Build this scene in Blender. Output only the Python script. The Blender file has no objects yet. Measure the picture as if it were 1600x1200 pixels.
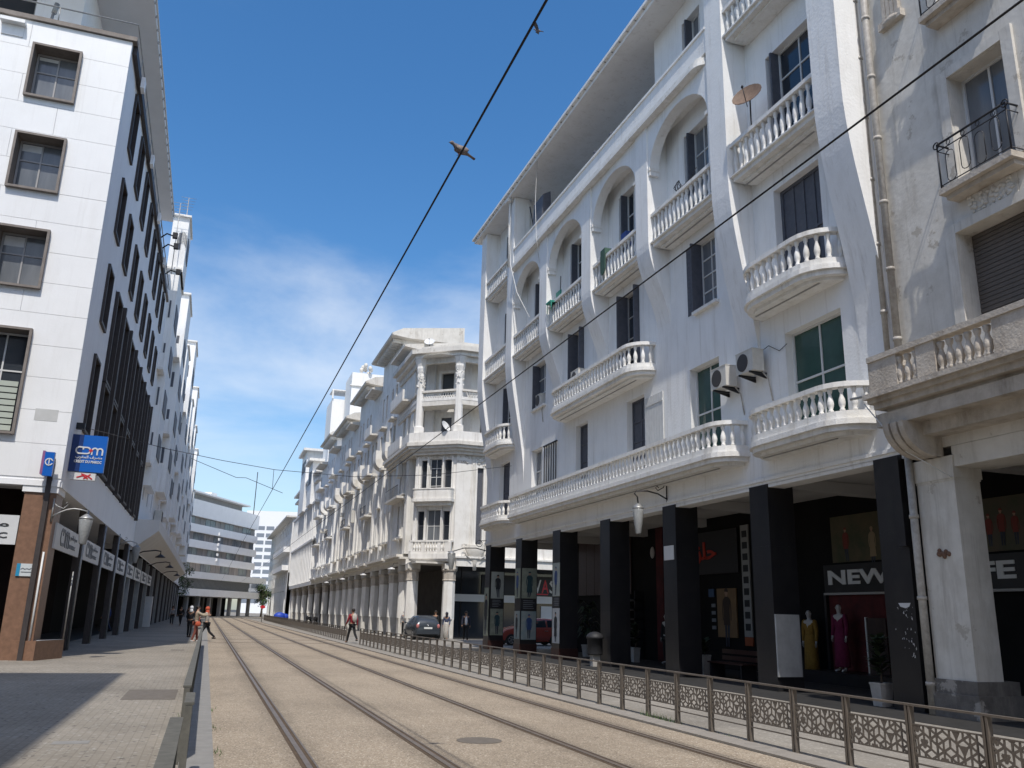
import bpy, math, random
from mathutils import Vector, Matrix
random.seed(7)
R=math.radians
S=bpy.context.scene
COL=S.collection
# ---------------------------------------------------------------- camera
cam=bpy.data.cameras.new('camera'); camo=bpy.data.objects.new('camera',cam); COL.objects.link(camo); S.camera=camo
CM=((0.944279,0.107662,0.311040),(-0.328301,0.240388,0.913473),(0.023576,-0.964688,0.262339))
camo.matrix_world=Matrix(((CM[0][0],-CM[0][1],-CM[0][2],0),(CM[1][0],-CM[1][1],-CM[1][2],0),(CM[2][0],-CM[2][1],-CM[2][2],1.6),(0,0,0,1)))
cam.sensor_fit='HORIZONTAL'; cam.sensor_width=36; cam.lens=1330/1600*36; cam.clip_start=.05; cam.clip_end=3000
# ---------------------------------------------------------------- sky, sun, exposure
SUN_EL,SUN_AZ=58,14.5          # light travels towards +Y, a little towards +X
W=bpy.data.worlds.new('World'); S.world=W; W.use_nodes=True
nt=W.node_tree; N=nt.nodes; L=nt.links; N.clear()
def nn(t,**k):
    n=N.new(t)
    for a,b in k.items(): setattr(n,a,b)
    return n
out=nn('ShaderNodeOutputWorld'); bg=nn('ShaderNodeBackground'); L.new(bg.outputs[0],out.inputs[0])
sky=nn('ShaderNodeTexSky'); sky.sky_type='NISHITA'; sky.sun_disc=False; sky.sun_elevation=R(SUN_EL); sky.sun_rotation=R(180+SUN_AZ)
sky.altitude=0; sky.air_density=1.0; sky.dust_density=1.3; sky.ozone_density=1.6
hs=nn('ShaderNodeHueSaturation'); hs.inputs['Saturation'].default_value=1.34; hs.inputs['Value'].default_value=1.0
L.new(sky.outputs[0],hs.inputs['Color'])
tc=nn('ShaderNodeTexCoord'); sep=nn('ShaderNodeSeparateXYZ'); L.new(tc.outputs['Generated'],sep.inputs[0])
ad=nn('ShaderNodeMath',operation='MAXIMUM'); L.new(sep.outputs[2],ad.inputs[0]); ad.inputs[1].default_value=0.0
ad2=nn('ShaderNodeMath',operation='ADD'); L.new(ad.outputs[0],ad2.inputs[0]); ad2.inputs[1].default_value=.16
dx=nn('ShaderNodeMath',operation='DIVIDE'); L.new(sep.outputs[0],dx.inputs[0]); L.new(ad2.outputs[0],dx.inputs[1])
dy=nn('ShaderNodeMath',operation='DIVIDE'); L.new(sep.outputs[1],dy.inputs[0]); L.new(ad2.outputs[0],dy.inputs[1])
cv=nn('ShaderNodeCombineXYZ'); L.new(dx.outputs[0],cv.inputs[0]); L.new(dy.outputs[0],cv.inputs[1]); cv.inputs[2].default_value=5.6
n1=nn('ShaderNodeTexNoise'); n1.inputs['Scale'].default_value=1.05; n1.inputs['Detail'].default_value=9; n1.inputs['Roughness'].default_value=.56; n1.inputs['Distortion'].default_value=.25
L.new(cv.outputs[0],n1.inputs['Vector'])
# thin cloud gathers in the lower sky, the zenith stays clear
low=nn('ShaderNodeMapRange'); L.new(sep.outputs[2],low.inputs[0]); low.inputs[1].default_value=.56; low.inputs[2].default_value=.30; low.inputs[3].default_value=-.16; low.inputs[4].default_value=.13; low.interpolation_type='SMOOTHSTEP'
sm=nn('ShaderNodeMath',operation='ADD'); L.new(n1.outputs[0],sm.inputs[0]); L.new(low.outputs[0],sm.inputs[1])
cr=nn('ShaderNodeMapRange'); L.new(sm.outputs[0],cr.inputs[0]); cr.inputs[1].default_value=.40; cr.inputs[2].default_value=.86; cr.inputs[3].default_value=0; cr.inputs[4].default_value=.72; cr.interpolation_type='SMOOTHSTEP'
hz=nn('ShaderNodeMapRange'); L.new(sep.outputs[2],hz.inputs[0]); hz.inputs[1].default_value=.05; hz.inputs[2].default_value=.34; hz.inputs[3].default_value=.2; hz.inputs[4].default_value=1; hz.interpolation_type='SMOOTHSTEP'
hm=nn('ShaderNodeMath',operation='MULTIPLY'); L.new(cr.outputs[0],hm.inputs[0]); L.new(hz.outputs[0],hm.inputs[1])
mx=nn('ShaderNodeMix',data_type='RGBA'); L.new(hm.outputs[0],mx.inputs[0]); L.new(hs.outputs[0],mx.inputs[6]); mx.inputs[7].default_value=(5.6,5.85,6.1,1)
L.new(mx.outputs[2],bg.inputs[0]); bg.inputs[1].default_value=.136
sun=bpy.data.lights.new('sun','SUN'); sun.energy=2.9; sun.angle=R(.5); sun.color=(1,.955,.89)
so=bpy.data.objects.new('sun',sun); COL.objects.link(so)
d=Vector((math.sin(R(SUN_AZ))*math.cos(R(SUN_EL)),math.cos(R(SUN_AZ))*math.cos(R(SUN_EL)),-math.sin(R(SUN_EL))))
so.rotation_euler=d.to_track_quat('-Z','Y').to_euler(); so.location=(-10,-30,60)
S.view_settings.view_transform='Standard'; S.view_settings.look='None'; S.view_settings.exposure=.41; S.view_settings.gamma=1
S.view_settings.use_curve_mapping=False
# ---------------------------------------------------------------- helpers
ORG={}
class Frame:
    def __init__(s,P,U,Nn): s.P=Vector(P); s.U=Vector(U).normalized(); s.N=Vector(Nn).normalized()
    def pt(s,u,v,d=0): return s.P+s.U*u+s.N*d+Vector((0,0,v))
def fdir(x): return Frame((x,0,0),(0,1,0),(-1 if x>0 else 1,0,0))
class MB:
    def __init__(s): s.v=[]; s.f=[]; s.m=[]; s.sm=[]; s.cur=0; s.smooth=False
    def add(s,pts,faces):
        b=len(s.v); s.v+= [tuple(p) for p in pts]
        for f in faces: s.f.append([b+i for i in f]); s.m.append(s.cur); s.sm.append(s.smooth)
        return s
    def box(s,x0,x1,y0,y1,z0,z1):
        p=[(x,y,z) for z in (z0,z1) for y in (y0,y1) for x in (x0,x1)]
        return s.add(p,[(0,2,3,1),(4,5,7,6),(0,1,5,4),(2,6,7,3),(0,4,6,2),(1,3,7,5)])
    def fbox(s,fr,u0,u1,v0,v1,d0,d1):
        p=[fr.pt(u,v,d) for v in (v0,v1) for d in (d0,d1) for u in (u0,u1)]
        return s.add(p,[(0,2,3,1),(4,5,7,6),(0,1,5,4),(2,6,7,3),(0,4,6,2),(1,3,7,5)])
    def quad(s,*p): return s.add(p,[tuple(range(len(p)))])
    def prism(s,poly,z0,z1):
        n=len(poly); p=[(a,b,z0) for a,b in poly]+[(a,b,z1) for a,b in poly]
        return s.add(p,[tuple(range(n-1,-1,-1)),tuple(range(n,2*n))]+[(i,(i+1)%n,n+(i+1)%n,n+i) for i in range(n)])
    def fprism(s,fr,poly,d0,d1):           # polygon in (u,v), thickness along d
        n=len(poly); p=[fr.pt(a,b,d0) for a,b in poly]+[fr.pt(a,b,d1) for a,b in poly]
        return s.add(p,[tuple(range(n-1,-1,-1)),tuple(range(n,2*n))]+[(i,(i+1)%n,n+(i+1)%n,n+i) for i in range(n)])
    def uprism(s,fr,poly,u0,u1):           # polygon in (d,v), thickness along u
        n=len(poly); p=[fr.pt(u0,b,a) for a,b in poly]+[fr.pt(u1,b,a) for a,b in poly]
        return s.add(p,[tuple(range(n-1,-1,-1)),tuple(range(n,2*n))]+[(i,(i+1)%n,n+(i+1)%n,n+i) for i in range(n)])
    def hprism(s,fr,poly,v0,v1):           # polygon in (u,d), thickness along v
        n=len(poly); p=[fr.pt(a,v0,b) for a,b in poly]+[fr.pt(a,v1,b) for a,b in poly]
        return s.add(p,[tuple(range(n-1,-1,-1)),tuple(range(n,2*n))]+[(i,(i+1)%n,n+(i+1)%n,n+i) for i in range(n)])
    def ring(s,fr,A,B,v0,v1):              # wall between two open paths A,B in (u,d)
        for i in range(len(A)-1):
            q=[A[i],A[i+1],B[i+1],B[i]]
            p=[fr.pt(a,v0,b) for a,b in q]+[fr.pt(a,v1,b) for a,b in q]
            f=[(3,2,1,0),(4,5,6,7),(0,1,5,4),(2,3,7,6)]
            if i==0: f.append((3,0,4,7))
            if i==len(A)-2: f.append((1,2,6,5))
            s.add(p,f)
        return s
    def tube(s,pts,r,n=6,cap=True):
        pts=[Vector(p) for p in pts]; rings=[]; b=len(s.v); rr=r if isinstance(r,(list,tuple)) else [r]*len(pts)
        P=[]
        for i,p in enumerate(pts):
            t=(pts[min(i+1,len(pts)-1)]-pts[max(i-1,0)]).normalized()
            a=t.cross(Vector((0,0,1)))
            if a.length<.05: a=t.cross(Vector((0,1,0)))
            a.normalize(); c=a.cross(t)
            P+=[p+(a*math.cos(2*math.pi*k/n)+c*math.sin(2*math.pi*k/n))*rr[i] for k in range(n)]
        F=[(i*n+k,i*n+(k+1)%n,(i+1)*n+(k+1)%n,(i+1)*n+k) for i in range(len(pts)-1) for k in range(n)]
        if cap: F+=[tuple(range(n-1,-1,-1)),tuple((len(pts)-1)*n+k for k in range(n))]
        o=s.smooth; s.smooth=True; s.add(P,F); s.smooth=o
        return s
    def lathe(s,prof,c,n=12,sx=1,sy=1,smooth=True,rot=0):
        c=Vector(c); P=[c+Vector((r*sx*math.cos(rot+2*math.pi*k/n),r*sy*math.sin(rot+2*math.pi*k/n),z)) for r,z in prof for k in range(n)]
        F=[(i*n+k,i*n+(k+1)%n,(i+1)*n+(k+1)%n,(i+1)*n+k) for i in range(len(prof)-1) for k in range(n)]
        F+=[tuple(range(n-1,-1,-1)),tuple((len(prof)-1)*n+k for k in range(n))]
        o=s.smooth; s.smooth=smooth; s.add(P,F); s.smooth=o
        return s
    def ball(s,c,rx,ry,rz,n=10,m=6):
        c=Vector(c); P=[c+Vector((0,0,-rz))]; 
        for i in range(1,m):
            a=-math.pi/2+math.pi*i/m
            P+=[c+Vector((rx*math.cos(a)*math.cos(2*math.pi*k/n),ry*math.cos(a)*math.sin(2*math.pi*k/n),rz*math.sin(a))) for k in range(n)]
        P.append(c+Vector((0,0,rz))); t=len(P)-1
        F=[(0,1+(k+1)%n,1+k) for k in range(n)]+[(1+i*n+k,1+i*n+(k+1)%n,1+(i+1)*n+(k+1)%n,1+(i+1)*n+k) for i in range(m-2) for k in range(n)]+[(1+(m-2)*n+k,1+(m-2)*n+(k+1)%n,t) for k in range(n)]
        o=s.smooth; s.smooth=True; s.add(P,F); s.smooth=o
        return s
    def wall(s,fr,u0,u1,v0,v1,holes,dep=.25,d=0):
        us=sorted({u0,u1,*[min(max(h[i],u0),u1) for h in holes for i in (0,1)]}); vs=sorted({v0,v1,*[min(max(h[i],v0),v1) for h in holes for i in (2,3)]})
        for i in range(len(us)-1):
            for j in range(len(vs)-1):
                cu=(us[i]+us[i+1])/2; cw=(vs[j]+vs[j+1])/2
                if any(h[0]<cu<h[1] and h[2]<cw<h[3] for h in holes): continue
                s.quad(fr.pt(us[i],vs[j],d),fr.pt(us[i+1],vs[j],d),fr.pt(us[i+1],vs[j+1],d),fr.pt(us[i],vs[j+1],d))
        for h in holes:
            a,b,c,e=h[:4]; q=[(a,c),(b,c),(b,e),(a,e)]
            for k in range(4):
                (x0,y0),(x1,y1)=q[k],q[(k+1)%4]
                s.quad(fr.pt(x0,y0,d),fr.pt(x1,y1,d),fr.pt(x1,y1,d-dep),fr.pt(x0,y0,d-dep))
        return s
    def mesh(s,name,mats,org=(0,0,0)):
        o=Vector(org); me=bpy.data.meshes.new(name); me.from_pydata([tuple(Vector(p)-o) for p in s.v],[],s.f)
        for m in (mats if isinstance(mats,(list,tuple)) else [mats]): me.materials.append(m)
        me.polygons.foreach_set('material_index',s.m); me.polygons.foreach_set('use_smooth',s.sm); me.update()
        return me
    def build(s,name,mats,parent,label=None):
        org=ORG[parent.name]; me=s.mesh(name,mats,org); ob=bpy.data.objects.new(name,me); COL.objects.link(ob); ob.parent=parent; ORG[ob.name]=org
        if label: ob['label']=label
        return ob
    def solo(s,name,mats,label,cat,loc=(0,0,0),group=None,kind=None):
        me=s.mesh(name,mats,loc); ob=bpy.data.objects.new(name,me); COL.objects.link(ob); ob.location=loc; ORG[ob.name]=Vector(loc)
        if label: ob['label']=label
        if cat: ob['category']=cat
        if group: ob['group']=group
        if kind: ob['kind']=kind
        return ob
def thing(name,label,cat,loc=(0,0,0),group=None,rz=0):
    o=bpy.data.objects.new(name,None); COL.objects.link(o); o.location=loc; o.rotation_euler=(0,0,rz); o['label']=label; o['category']=cat
    o.empty_display_size=.3
    if group: o['group']=group
    ORG[o.name]=Vector(loc); return o
def lthing(name,label,cat,loc,group=None,rz=0):   # parts are written in local coordinates
    o=thing(name,label,cat,loc,group,rz); ORG[o.name]=Vector((0,0,0)); return o
def inst(me,name,parent,loc,rot=(0,0,0),scale=None):
    o=bpy.data.objects.new(name,me); COL.objects.link(o); o.parent=parent; o.location=Vector(loc)-ORG[parent.name]; o.rotation_euler=rot
    if scale: o.scale=scale
    return o
def copytree(o,loc,label=None,rz=None,parent=None):
    c=o.copy(); COL.objects.link(c)
    if parent is None:
        c.location=loc
        if rz is not None: c.rotation_euler=(0,0,rz)
        if label: c['label']=label
    else: c.parent=parent
    for ch in o.children: copytree(ch,None,parent=c)
    return c
# ---------------------------------------------------------------- materials
def M(name,c,c2=None,scale=3,rough=.7,bump=0,bscale=60,streak=0,metal=0,spec=.4,dist=None,stain=None,stain_amt=0,detail=5,run=None,peel=None):
    m=bpy.data.materials.new(name); m.use_nodes=True; t=m.node_tree; n=t.nodes; l=t.links; b=n['Principled BSDF']
    b.inputs['Roughness'].default_value=rough; b.inputs['Metallic'].default_value=metal
    b.inputs['Specular IOR Level'].default_value=spec
    if c2 is None and not stain: b.inputs['Base Color'].default_value=(*c,1)
    else:
        g=n.new('ShaderNodeNewGeometry'); mp=n.new('ShaderNodeMapping'); l.new(g.outputs['Position'],mp.inputs[0])
        if streak: mp.inputs['Scale'].default_value=(1,1,streak)
        a=n.new('ShaderNodeTexNoise'); a.inputs['Scale'].default_value=scale; a.inputs['Detail'].default_value=detail; a.inputs['Roughness'].default_value=.62; l.new(mp.outputs[0],a.inputs['Vector'])
        r=n.new('ShaderNodeMapRange'); r.inputs[1].default_value=.32; r.inputs[2].default_value=.68; l.new(a.outputs[0],r.inputs[0])
        x=n.new('ShaderNodeMix'); x.data_type='RGBA'; l.new(r.outputs[0],x.inputs[0]); x.inputs[6].default_value=(*c,1); x.inputs[7].default_value=(*(c2 or c),1)
        last=x.outputs[2]
        if stain:
            mp2=n.new('ShaderNodeMapping'); l.new(g.outputs['Position'],mp2.inputs[0]); mp2.inputs['Scale'].default_value=(1,1,.22)
            a2=n.new('ShaderNodeTexNoise'); a2.inputs['Scale'].default_value=1.7; a2.inputs['Detail'].default_value=8; a2.inputs['Roughness'].default_value=.7; l.new(mp2.outputs[0],a2.inputs['Vector'])
            r2=n.new('ShaderNodeMapRange'); r2.inputs[1].default_value=.52; r2.inputs[2].default_value=.78; r2.inputs[4].default_value=stain_amt; l.new(a2.outputs[0],r2.inputs[0])
            x2=n.new('ShaderNodeMix'); x2.data_type='RGBA'; l.new(r2.outputs[0],x2.inputs[0]); l.new(last,x2.inputs[6]); x2.inputs[7].default_value=(*stain,1); last=x2.outputs[2]
        if run:     # thin vertical rain runs
            mp3=n.new('ShaderNodeMapping'); l.new(g.outputs['Position'],mp3.inputs[0]); mp3.inputs['Scale'].default_value=(3.2,3.2,.16)
            a4=n.new('ShaderNodeTexNoise'); a4.inputs['Scale'].default_value=1.6; a4.inputs['Detail'].default_value=7; a4.inputs['Roughness'].default_value=.75; l.new(mp3.outputs[0],a4.inputs['Vector'])
            r4=n.new('ShaderNodeMapRange'); r4.inputs[1].default_value=.54; r4.inputs[2].default_value=.76; r4.inputs[4].default_value=run[1]; l.new(a4.outputs[0],r4.inputs[0])
            x4=n.new('ShaderNodeMix'); x4.data_type='RGBA'; l.new(r4.outputs[0],x4.inputs[0]); l.new(last,x4.inputs[6]); x4.inputs[7].default_value=(*run[0],1); last=x4.outputs[2]
        if peel:    # flaked patches with hard edges
            a5=n.new('ShaderNodeTexNoise'); a5.inputs['Scale'].default_value=1.15; a5.inputs['Detail'].default_value=10; a5.inputs['Roughness'].default_value=.68; l.new(g.outputs['Position'],a5.inputs['Vector'])
            r5=n.new('ShaderNodeMapRange'); r5.inputs[1].default_value=peel[1]; r5.inputs[2].default_value=peel[1]+.025; r5.inputs[4].default_value=peel[2]; l.new(a5.outputs[0],r5.inputs[0])
            x5=n.new('ShaderNodeMix'); x5.data_type='RGBA'; l.new(r5.outputs[0],x5.inputs[0]); l.new(last,x5.inputs[6]); x5.inputs[7].default_value=(*peel[0],1); last=x5.outputs[2]
        l.new(last,b.inputs['Base Color'])
    if bump:
        g=n.new('ShaderNodeNewGeometry'); a3=n.new('ShaderNodeTexNoise'); a3.inputs['Scale'].default_value=bscale; a3.inputs['Detail'].default_value=4; l.new(g.outputs['Position'],a3.inputs['Vector'])
        bp=n.new('ShaderNodeBump'); bp.inputs['Strength'].default_value=bump; bp.inputs['Distance'].default_value=dist or .02; l.new(a3.outputs[0],bp.inputs['Height']); l.new(bp.outputs[0],b.inputs['Normal'])
    return m
WHITE=M('white_plaster',(.83,.825,.805),(.78,.775,.75),1.2,.75,.35,14,stain=(.50,.47,.42),stain_amt=.35,run=((.40,.36,.30),.5))
WHITE2=M('white_trim',(.80,.79,.76),(.71,.69,.64),4,.75,.3,30,stain=(.40,.36,.30),stain_amt=.6,run=((.30,.27,.22),.55))
CLAD=M('white_cladding',(.80,.80,.785),(.75,.75,.735),.6,.5,.08,20,stain=(.58,.56,.52),stain_amt=.3,run=((.52,.50,.47),.3))
GREYW=M('white_wall_paint',(.82,.82,.815),(.78,.78,.775),.7,.7,.15,12,stain=(.5,.49,.47),stain_amt=.25,run=((.5,.49,.47),.3))  # white wall paint with random stains and rain runs
BEIGE=M('old_plaster',(.68,.65,.59),(.57,.54,.48),2.2,.85,.3,9,stain=(.30,.26,.21),stain_amt=.6,dist=.02,run=((.25,.22,.18),.55),peel=((.42,.38,.32),.60,.85))
BEIGE2=M('old_stone_trim',(.55,.50,.43),(.41,.36,.30),3.5,.85,.6,22,stain=(.16,.13,.10),stain_amt=.8)
CREAM=M('cream_render',(.79,.77,.725),(.70,.675,.62),1.5,.8,.4,10,stain=(.36,.32,.26),stain_amt=.6,run=((.26,.23,.19),.5))
CREAM2=M('cream_trim',(.70,.67,.61),(.57,.54,.48),3,.8,.4,18,stain=(.30,.26,.21),stain_amt=.7)
BLACKC=M('black_cladding',(.014,.014,.016),(.022,.021,.022),2,.32,stain=(.05,.047,.043),stain_amt=.45,bump=.05,bscale=10) if 1 else M('x',(.014,.014,.016),(.02,.02,.022),2,.5,.05,10)
BLACK=M('black_paint',(.018,.018,.02),rough=.5)
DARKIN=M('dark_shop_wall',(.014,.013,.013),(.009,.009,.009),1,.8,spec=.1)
MAROON=M('maroon_tile',(.045,.02,.016),(.03,.013,.011),6,.4)
BROWNF=M('dark_brown_frame',(.055,.045,.042),(.042,.034,.032),5,.55)
BRNST=M('brown_granite',(.24,.135,.085),(.17,.095,.06),7,.4,.1,60)
TAUPE=M('taupe_window_surround',(.23,.20,.175),(.17,.145,.125),5,.7)
GLASS=M('dark_glass',(.03,.035,.042),rough=.06,spec=.6)
CURT=M('curtained_glass',(.20,.21,.22),(.10,.11,.12),1.6,.12,streak=.15,spec=.6)
GREENG=M('green_glass',(.035,.085,.068),(.028,.066,.052),2,.1,spec=.5)
SHUT=M('grey_shutter',(.10,.105,.125),(.075,.08,.095),7,.6)
SHUTW=M('white_shutter',(.62,.62,.60),(.54,.54,.52),5,.6)
PLINTH=M('worn_plinth',(.19,.175,.155),(.11,.10,.09),3.5,.85,.4,20,stain=(.42,.39,.34),stain_amt=.55,peel=((.40,.37,.33),.56,.8))
ROLL=M('brown_roller_shutter',(.125,.105,.09),(.10,.085,.07),4,.6)
FRW=M('white_window_frame',(.62,.62,.60),rough=.5)
FRG=M('grey_window_frame',(.33,.32,.31),rough=.5)
IRON=M('black_iron',(.025,.025,.028),rough=.5,metal=.3)
STEEL=M('galvanised_steel',(.36,.36,.35),(.27,.27,.26),9,.45,metal=.5)
FENCE=M('bronze_fence_paint',(.17,.145,.12),(.13,.112,.094),12,.5,metal=.15)
FENCE2=M('grey_fence_paint',(.135,.13,.112),(.095,.092,.08),12,.75,spec=.15)
PIPE=M('pale_pipe',(.50,.47,.42),(.34,.31,.27),9,.55,stain=(.15,.12,.1),stain_amt=.6)
ACW=M('ac_casing',(.60,.58,.53),(.52,.50,.45),6,.5,stain=(.35,.3,.24),stain_amt=.4)
ACD=M('ac_grille',(.05,.045,.042),rough=.6)
SIGNW=M('white_sign_panel',(.62,.62,.61),(.57,.57,.56),2,.4)
SIGNB=M('blue_sign_panel',(.004,.10,.42),rough=.35)
SIGND=M('dark_blue_sign_side',(.008,.03,.13),rough=.4)
RED=M('red_paint',(.50,.02,.03),rough=.4)
REDD=M('red_drape',(.085,.01,.011),(.045,.006,.007),3,.8)
ORANGE=M('red_orange_letters',(.42,.03,.012),rough=.4)
LETW=M('white_letters',(.60,.60,.59),rough=.5)
LETG=M('grey_letters',(.16,.17,.18),rough=.5)
RUST=M('rusty_dish',(.20,.135,.095),(.13,.085,.06),10,.7)
DISHW=M('white_dish',(.68,.68,.66),(.6,.6,.58),6,.5)
LAMPG=M('frosted_lamp_glass',(.30,.305,.30),(.23,.235,.23),14,.25)
TILE=M('roof_tile',(.36,.20,.14),(.28,.15,.10),6,.8)
LEAF=M('leaf_green',(.045,.085,.025),(.08,.12,.035),5,.6)
LEAFD=M('dark_leaf',(.022,.036,.018),(.035,.052,.022),5,.6)
BARK=M('bark',(.12,.09,.065),(.07,.05,.035),6,.9)
POT=M('concrete_pot',(.42,.40,.37),(.33,.31,.28),8,.8)
CONC=M('grey_concrete',(.36,.36,.35),(.29,.29,.28),2.5,.85,.3,40)
RIBG=M('ribbed_white_cladding',(.83,.82,.80),(.77,.76,.74),1,.6)
CANO=M('canopy_soffit',(.66,.645,.62),(.60,.585,.56),.8,.7)
BLACKRUB=M('rubber',(.02,.02,.02),rough=.8)
CARG=M('dark_grey_car_paint',(.055,.064,.075),rough=.22,metal=.3,spec=.6)
CARR=M('red_car_paint',(.30,.06,.045),rough=.25,spec=.6)
CHROME=M('silver_metal',(.5,.5,.5),rough=.25,metal=.8)
LENSR=M('tail_light',(.45,.16,.15),rough=.2)
PLATE=M('number_plate',(.65,.65,.62),rough=.4)
SKIN=M('skin',(.30,.17,.105),rough=.6)
SKIN2=M('light_skin',(.46,.29,.21),rough=.6)
PLAST=M('mannequin_white',(.42,.40,.38),rough=.4)
HAIR=M('dark_hair',(.02,.014,.01),rough=.6)
def cloth(name,c): return M('cloth_'+name,c,tuple(min(1,x*.72) for x in c),14,.9,.3,40)
NAVY=cloth('navy',(.022,.024,.04)); CLB=cloth('black',(.015,.015,.017)); CRED=cloth('red',(.28,.02,.035)); CORA=cloth('orange',(.50,.10,.05)); CWHT=cloth('white',(.68,.68,.68))
CGRY=cloth('grey',(.25,.25,.26)); CBLU=cloth('blue',(.05,.09,.28)); CRUST=cloth('rust',(.22,.07,.05)); CTAN=cloth('tan',(.42,.36,.27)); CMUS=cloth('mustard',(.27,.15,.025)); CMAG=cloth('magenta',(.15,.012,.05)); CDEN=cloth('denim',(.06,.075,.13)); CBRN=cloth('brown',(.09,.05,.035)); CSTONE=cloth('stone',(.5,.47,.42))
def ground_mat(name,c,c2,scale,spk=None,spk_scale=0,rough=.9,bump=.3,bscale=90,brick=None,patch=.25,bands=None):
    m=bpy.data.materials.new(name); m.use_nodes=True; t=m.node_tree; n=t.nodes; l=t.links; b=n['Principled BSDF']; b.inputs['Roughness'].default_value=rough; b.inputs['Specular IOR Level'].default_value=.3
    g=n.new('ShaderNodeNewGeometry')
    a=n.new('ShaderNodeTexNoise'); a.inputs['Scale'].default_value=scale; a.inputs['Detail'].default_value=8; a.inputs['Roughness'].default_value=.7; l.new(g.outputs['Position'],a.inputs['Vector'])
    x=n.new('ShaderNodeMix'); x.data_type='RGBA'; r=n.new('ShaderNodeMapRange'); r.inputs[1].default_value=.3; r.inputs[2].default_value=.7; l.new(a.outputs[0],r.inputs[0]); l.new(r.outputs[0],x.inputs[0]); x.inputs[6].default_value=(*c,1); x.inputs[7].default_value=(*c2,1); last=x.outputs[2]
    h=a.outputs[0]
    if spk:
        vo=n.new('ShaderNodeTexVoronoi'); vo.inputs['Scale'].default_value=spk_scale; l.new(g.outputs['Position'],vo.inputs['Vector'])
        sh=n.new('ShaderNodeSeparateColor'); l.new(vo.outputs['Color'],sh.inputs[0])
        for k,(sc,lo,hi) in enumerate(spk):
            rr=n.new('ShaderNodeMapRange'); rr.inputs[1].default_value=lo; rr.inputs[2].default_value=hi; rr.inputs[4].default_value=.85; l.new(sh.outputs[k],rr.inputs[0])
            y=n.new('ShaderNodeMix'); y.data_type='RGBA'; l.new(rr.outputs[0],y.inputs[0]); l.new(last,y.inputs[6]); y.inputs[7].default_value=(*sc,1); last=y.outputs[2]
        h=vo.outputs['Distance']
    if brick:
        br=n.new('ShaderNodeTexBrick'); mp=n.new('ShaderNodeMapping'); mp.inputs['Rotation'].default_value=(0,0,math.pi/2); l.new(g.outputs['Position'],mp.inputs[0]); l.new(mp.outputs[0],br.inputs['Vector']); br.inputs['Scale'].default_value=1; br.inputs['Brick Width'].default_value=brick[0]; br.inputs['Row Height'].default_value=brick[1]; br.inputs['Mortar Size'].default_value=.008; br.inputs['Mortar Smooth'].default_value=.3
        br.inputs['Color1'].default_value=(1,1,1,1); br.inputs['Color2'].default_value=(.92,.92,.92,1); br.inputs['Mortar'].default_value=(.80,.79,.77,1)
        y=n.new('ShaderNodeMix'); y.data_type='RGBA'; y.blend_type='MULTIPLY'; y.inputs[0].default_value=1; l.new(last,y.inputs[6]); l.new(br.outputs[0],y.inputs[7]); last=y.outputs[2]
    if bands:   # brake dust and wear along each rail
        sx=n.new('ShaderNodeSeparateXYZ'); l.new(g.outputs['Position'],sx.inputs[0]); cur=None
        for c0 in bands:
            s1=n.new('ShaderNodeMath'); s1.operation='SUBTRACT'; l.new(sx.outputs[0],s1.inputs[0]); s1.inputs[1].default_value=c0
            s2=n.new('ShaderNodeMath'); s2.operation='ABSOLUTE'; l.new(s1.outputs[0],s2.inputs[0])
            if cur is None: cur=s2.outputs[0]
            else:
                s3=n.new('ShaderNodeMath'); s3.operation='MINIMUM'; l.new(cur,s3.inputs[0]); l.new(s2.outputs[0],s3.inputs[1]); cur=s3.outputs[0]
        mp6=n.new('ShaderNodeMapping'); l.new(g.outputs['Position'],mp6.inputs[0]); mp6.inputs['Scale'].default_value=(3,.35,1)
        a6=n.new('ShaderNodeTexNoise'); a6.inputs['Scale'].default_value=1.2; a6.inputs['Detail'].default_value=7; l.new(mp6.outputs[0],a6.inputs['Vector'])
        s4=n.new('ShaderNodeMath'); s4.operation='MULTIPLY_ADD'; l.new(a6.outputs[0],s4.inputs[0]); s4.inputs[1].default_value=.5; l.new(cur,s4.inputs[2])
        r6=n.new('ShaderNodeMapRange'); r6.inputs[1].default_value=.25; r6.inputs[2].default_value=.62; r6.inputs[3].default_value=.66; r6.inputs[4].default_value=1.0; l.new(s4.outputs[0],r6.inputs[0])
        y=n.new('ShaderNodeMix'); y.data_type='RGBA'; y.blend_type='MULTIPLY'; y.inputs[0].default_value=1; l.new(last,y.inputs[6]); l.new(r6.outputs[0],y.inputs[7]); last=y.outputs[2]
    # large worn patches
    a4=n.new('ShaderNodeTexNoise'); a4.inputs['Scale'].default_value=.35; a4.inputs['Detail'].default_value=6; l.new(g.outputs['Position'],a4.inputs['Vector'])
    r4=n.new('ShaderNodeMapRange'); r4.inputs[1].default_value=.4; r4.inputs[2].default_value=.75; r4.inputs[3].default_value=1; r4.inputs[4].default_value=1-patch; l.new(a4.outputs[0],r4.inputs[0])
    y=n.new('ShaderNodeMix'); y.data_type='RGBA'; y.blend_type='MULTIPLY'; y.inputs[0].default_value=1; l.new(last,y.inputs[6]); l.new(r4.outputs[0],y.inputs[7]); last=y.outputs[2]
    l.new(last,b.inputs['Base Color'])
    bp=n.new('ShaderNodeBump'); bp.inputs['Strength'].default_value=bump; bp.inputs['Distance'].default_value=.01; l.new(h,bp.inputs['Height']); l.new(bp.outputs[0],b.inputs['Normal'])
    return m
TRAM=ground_mat('exposed_aggregate',(.355,.29,.215),(.295,.24,.175),3,[((.56,.49,.39),.80,.92),((.16,.125,.095),.82,.95)],62,bump=.5,patch=.25,bands=(1.21,2.69,4.56,6.04))
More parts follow.
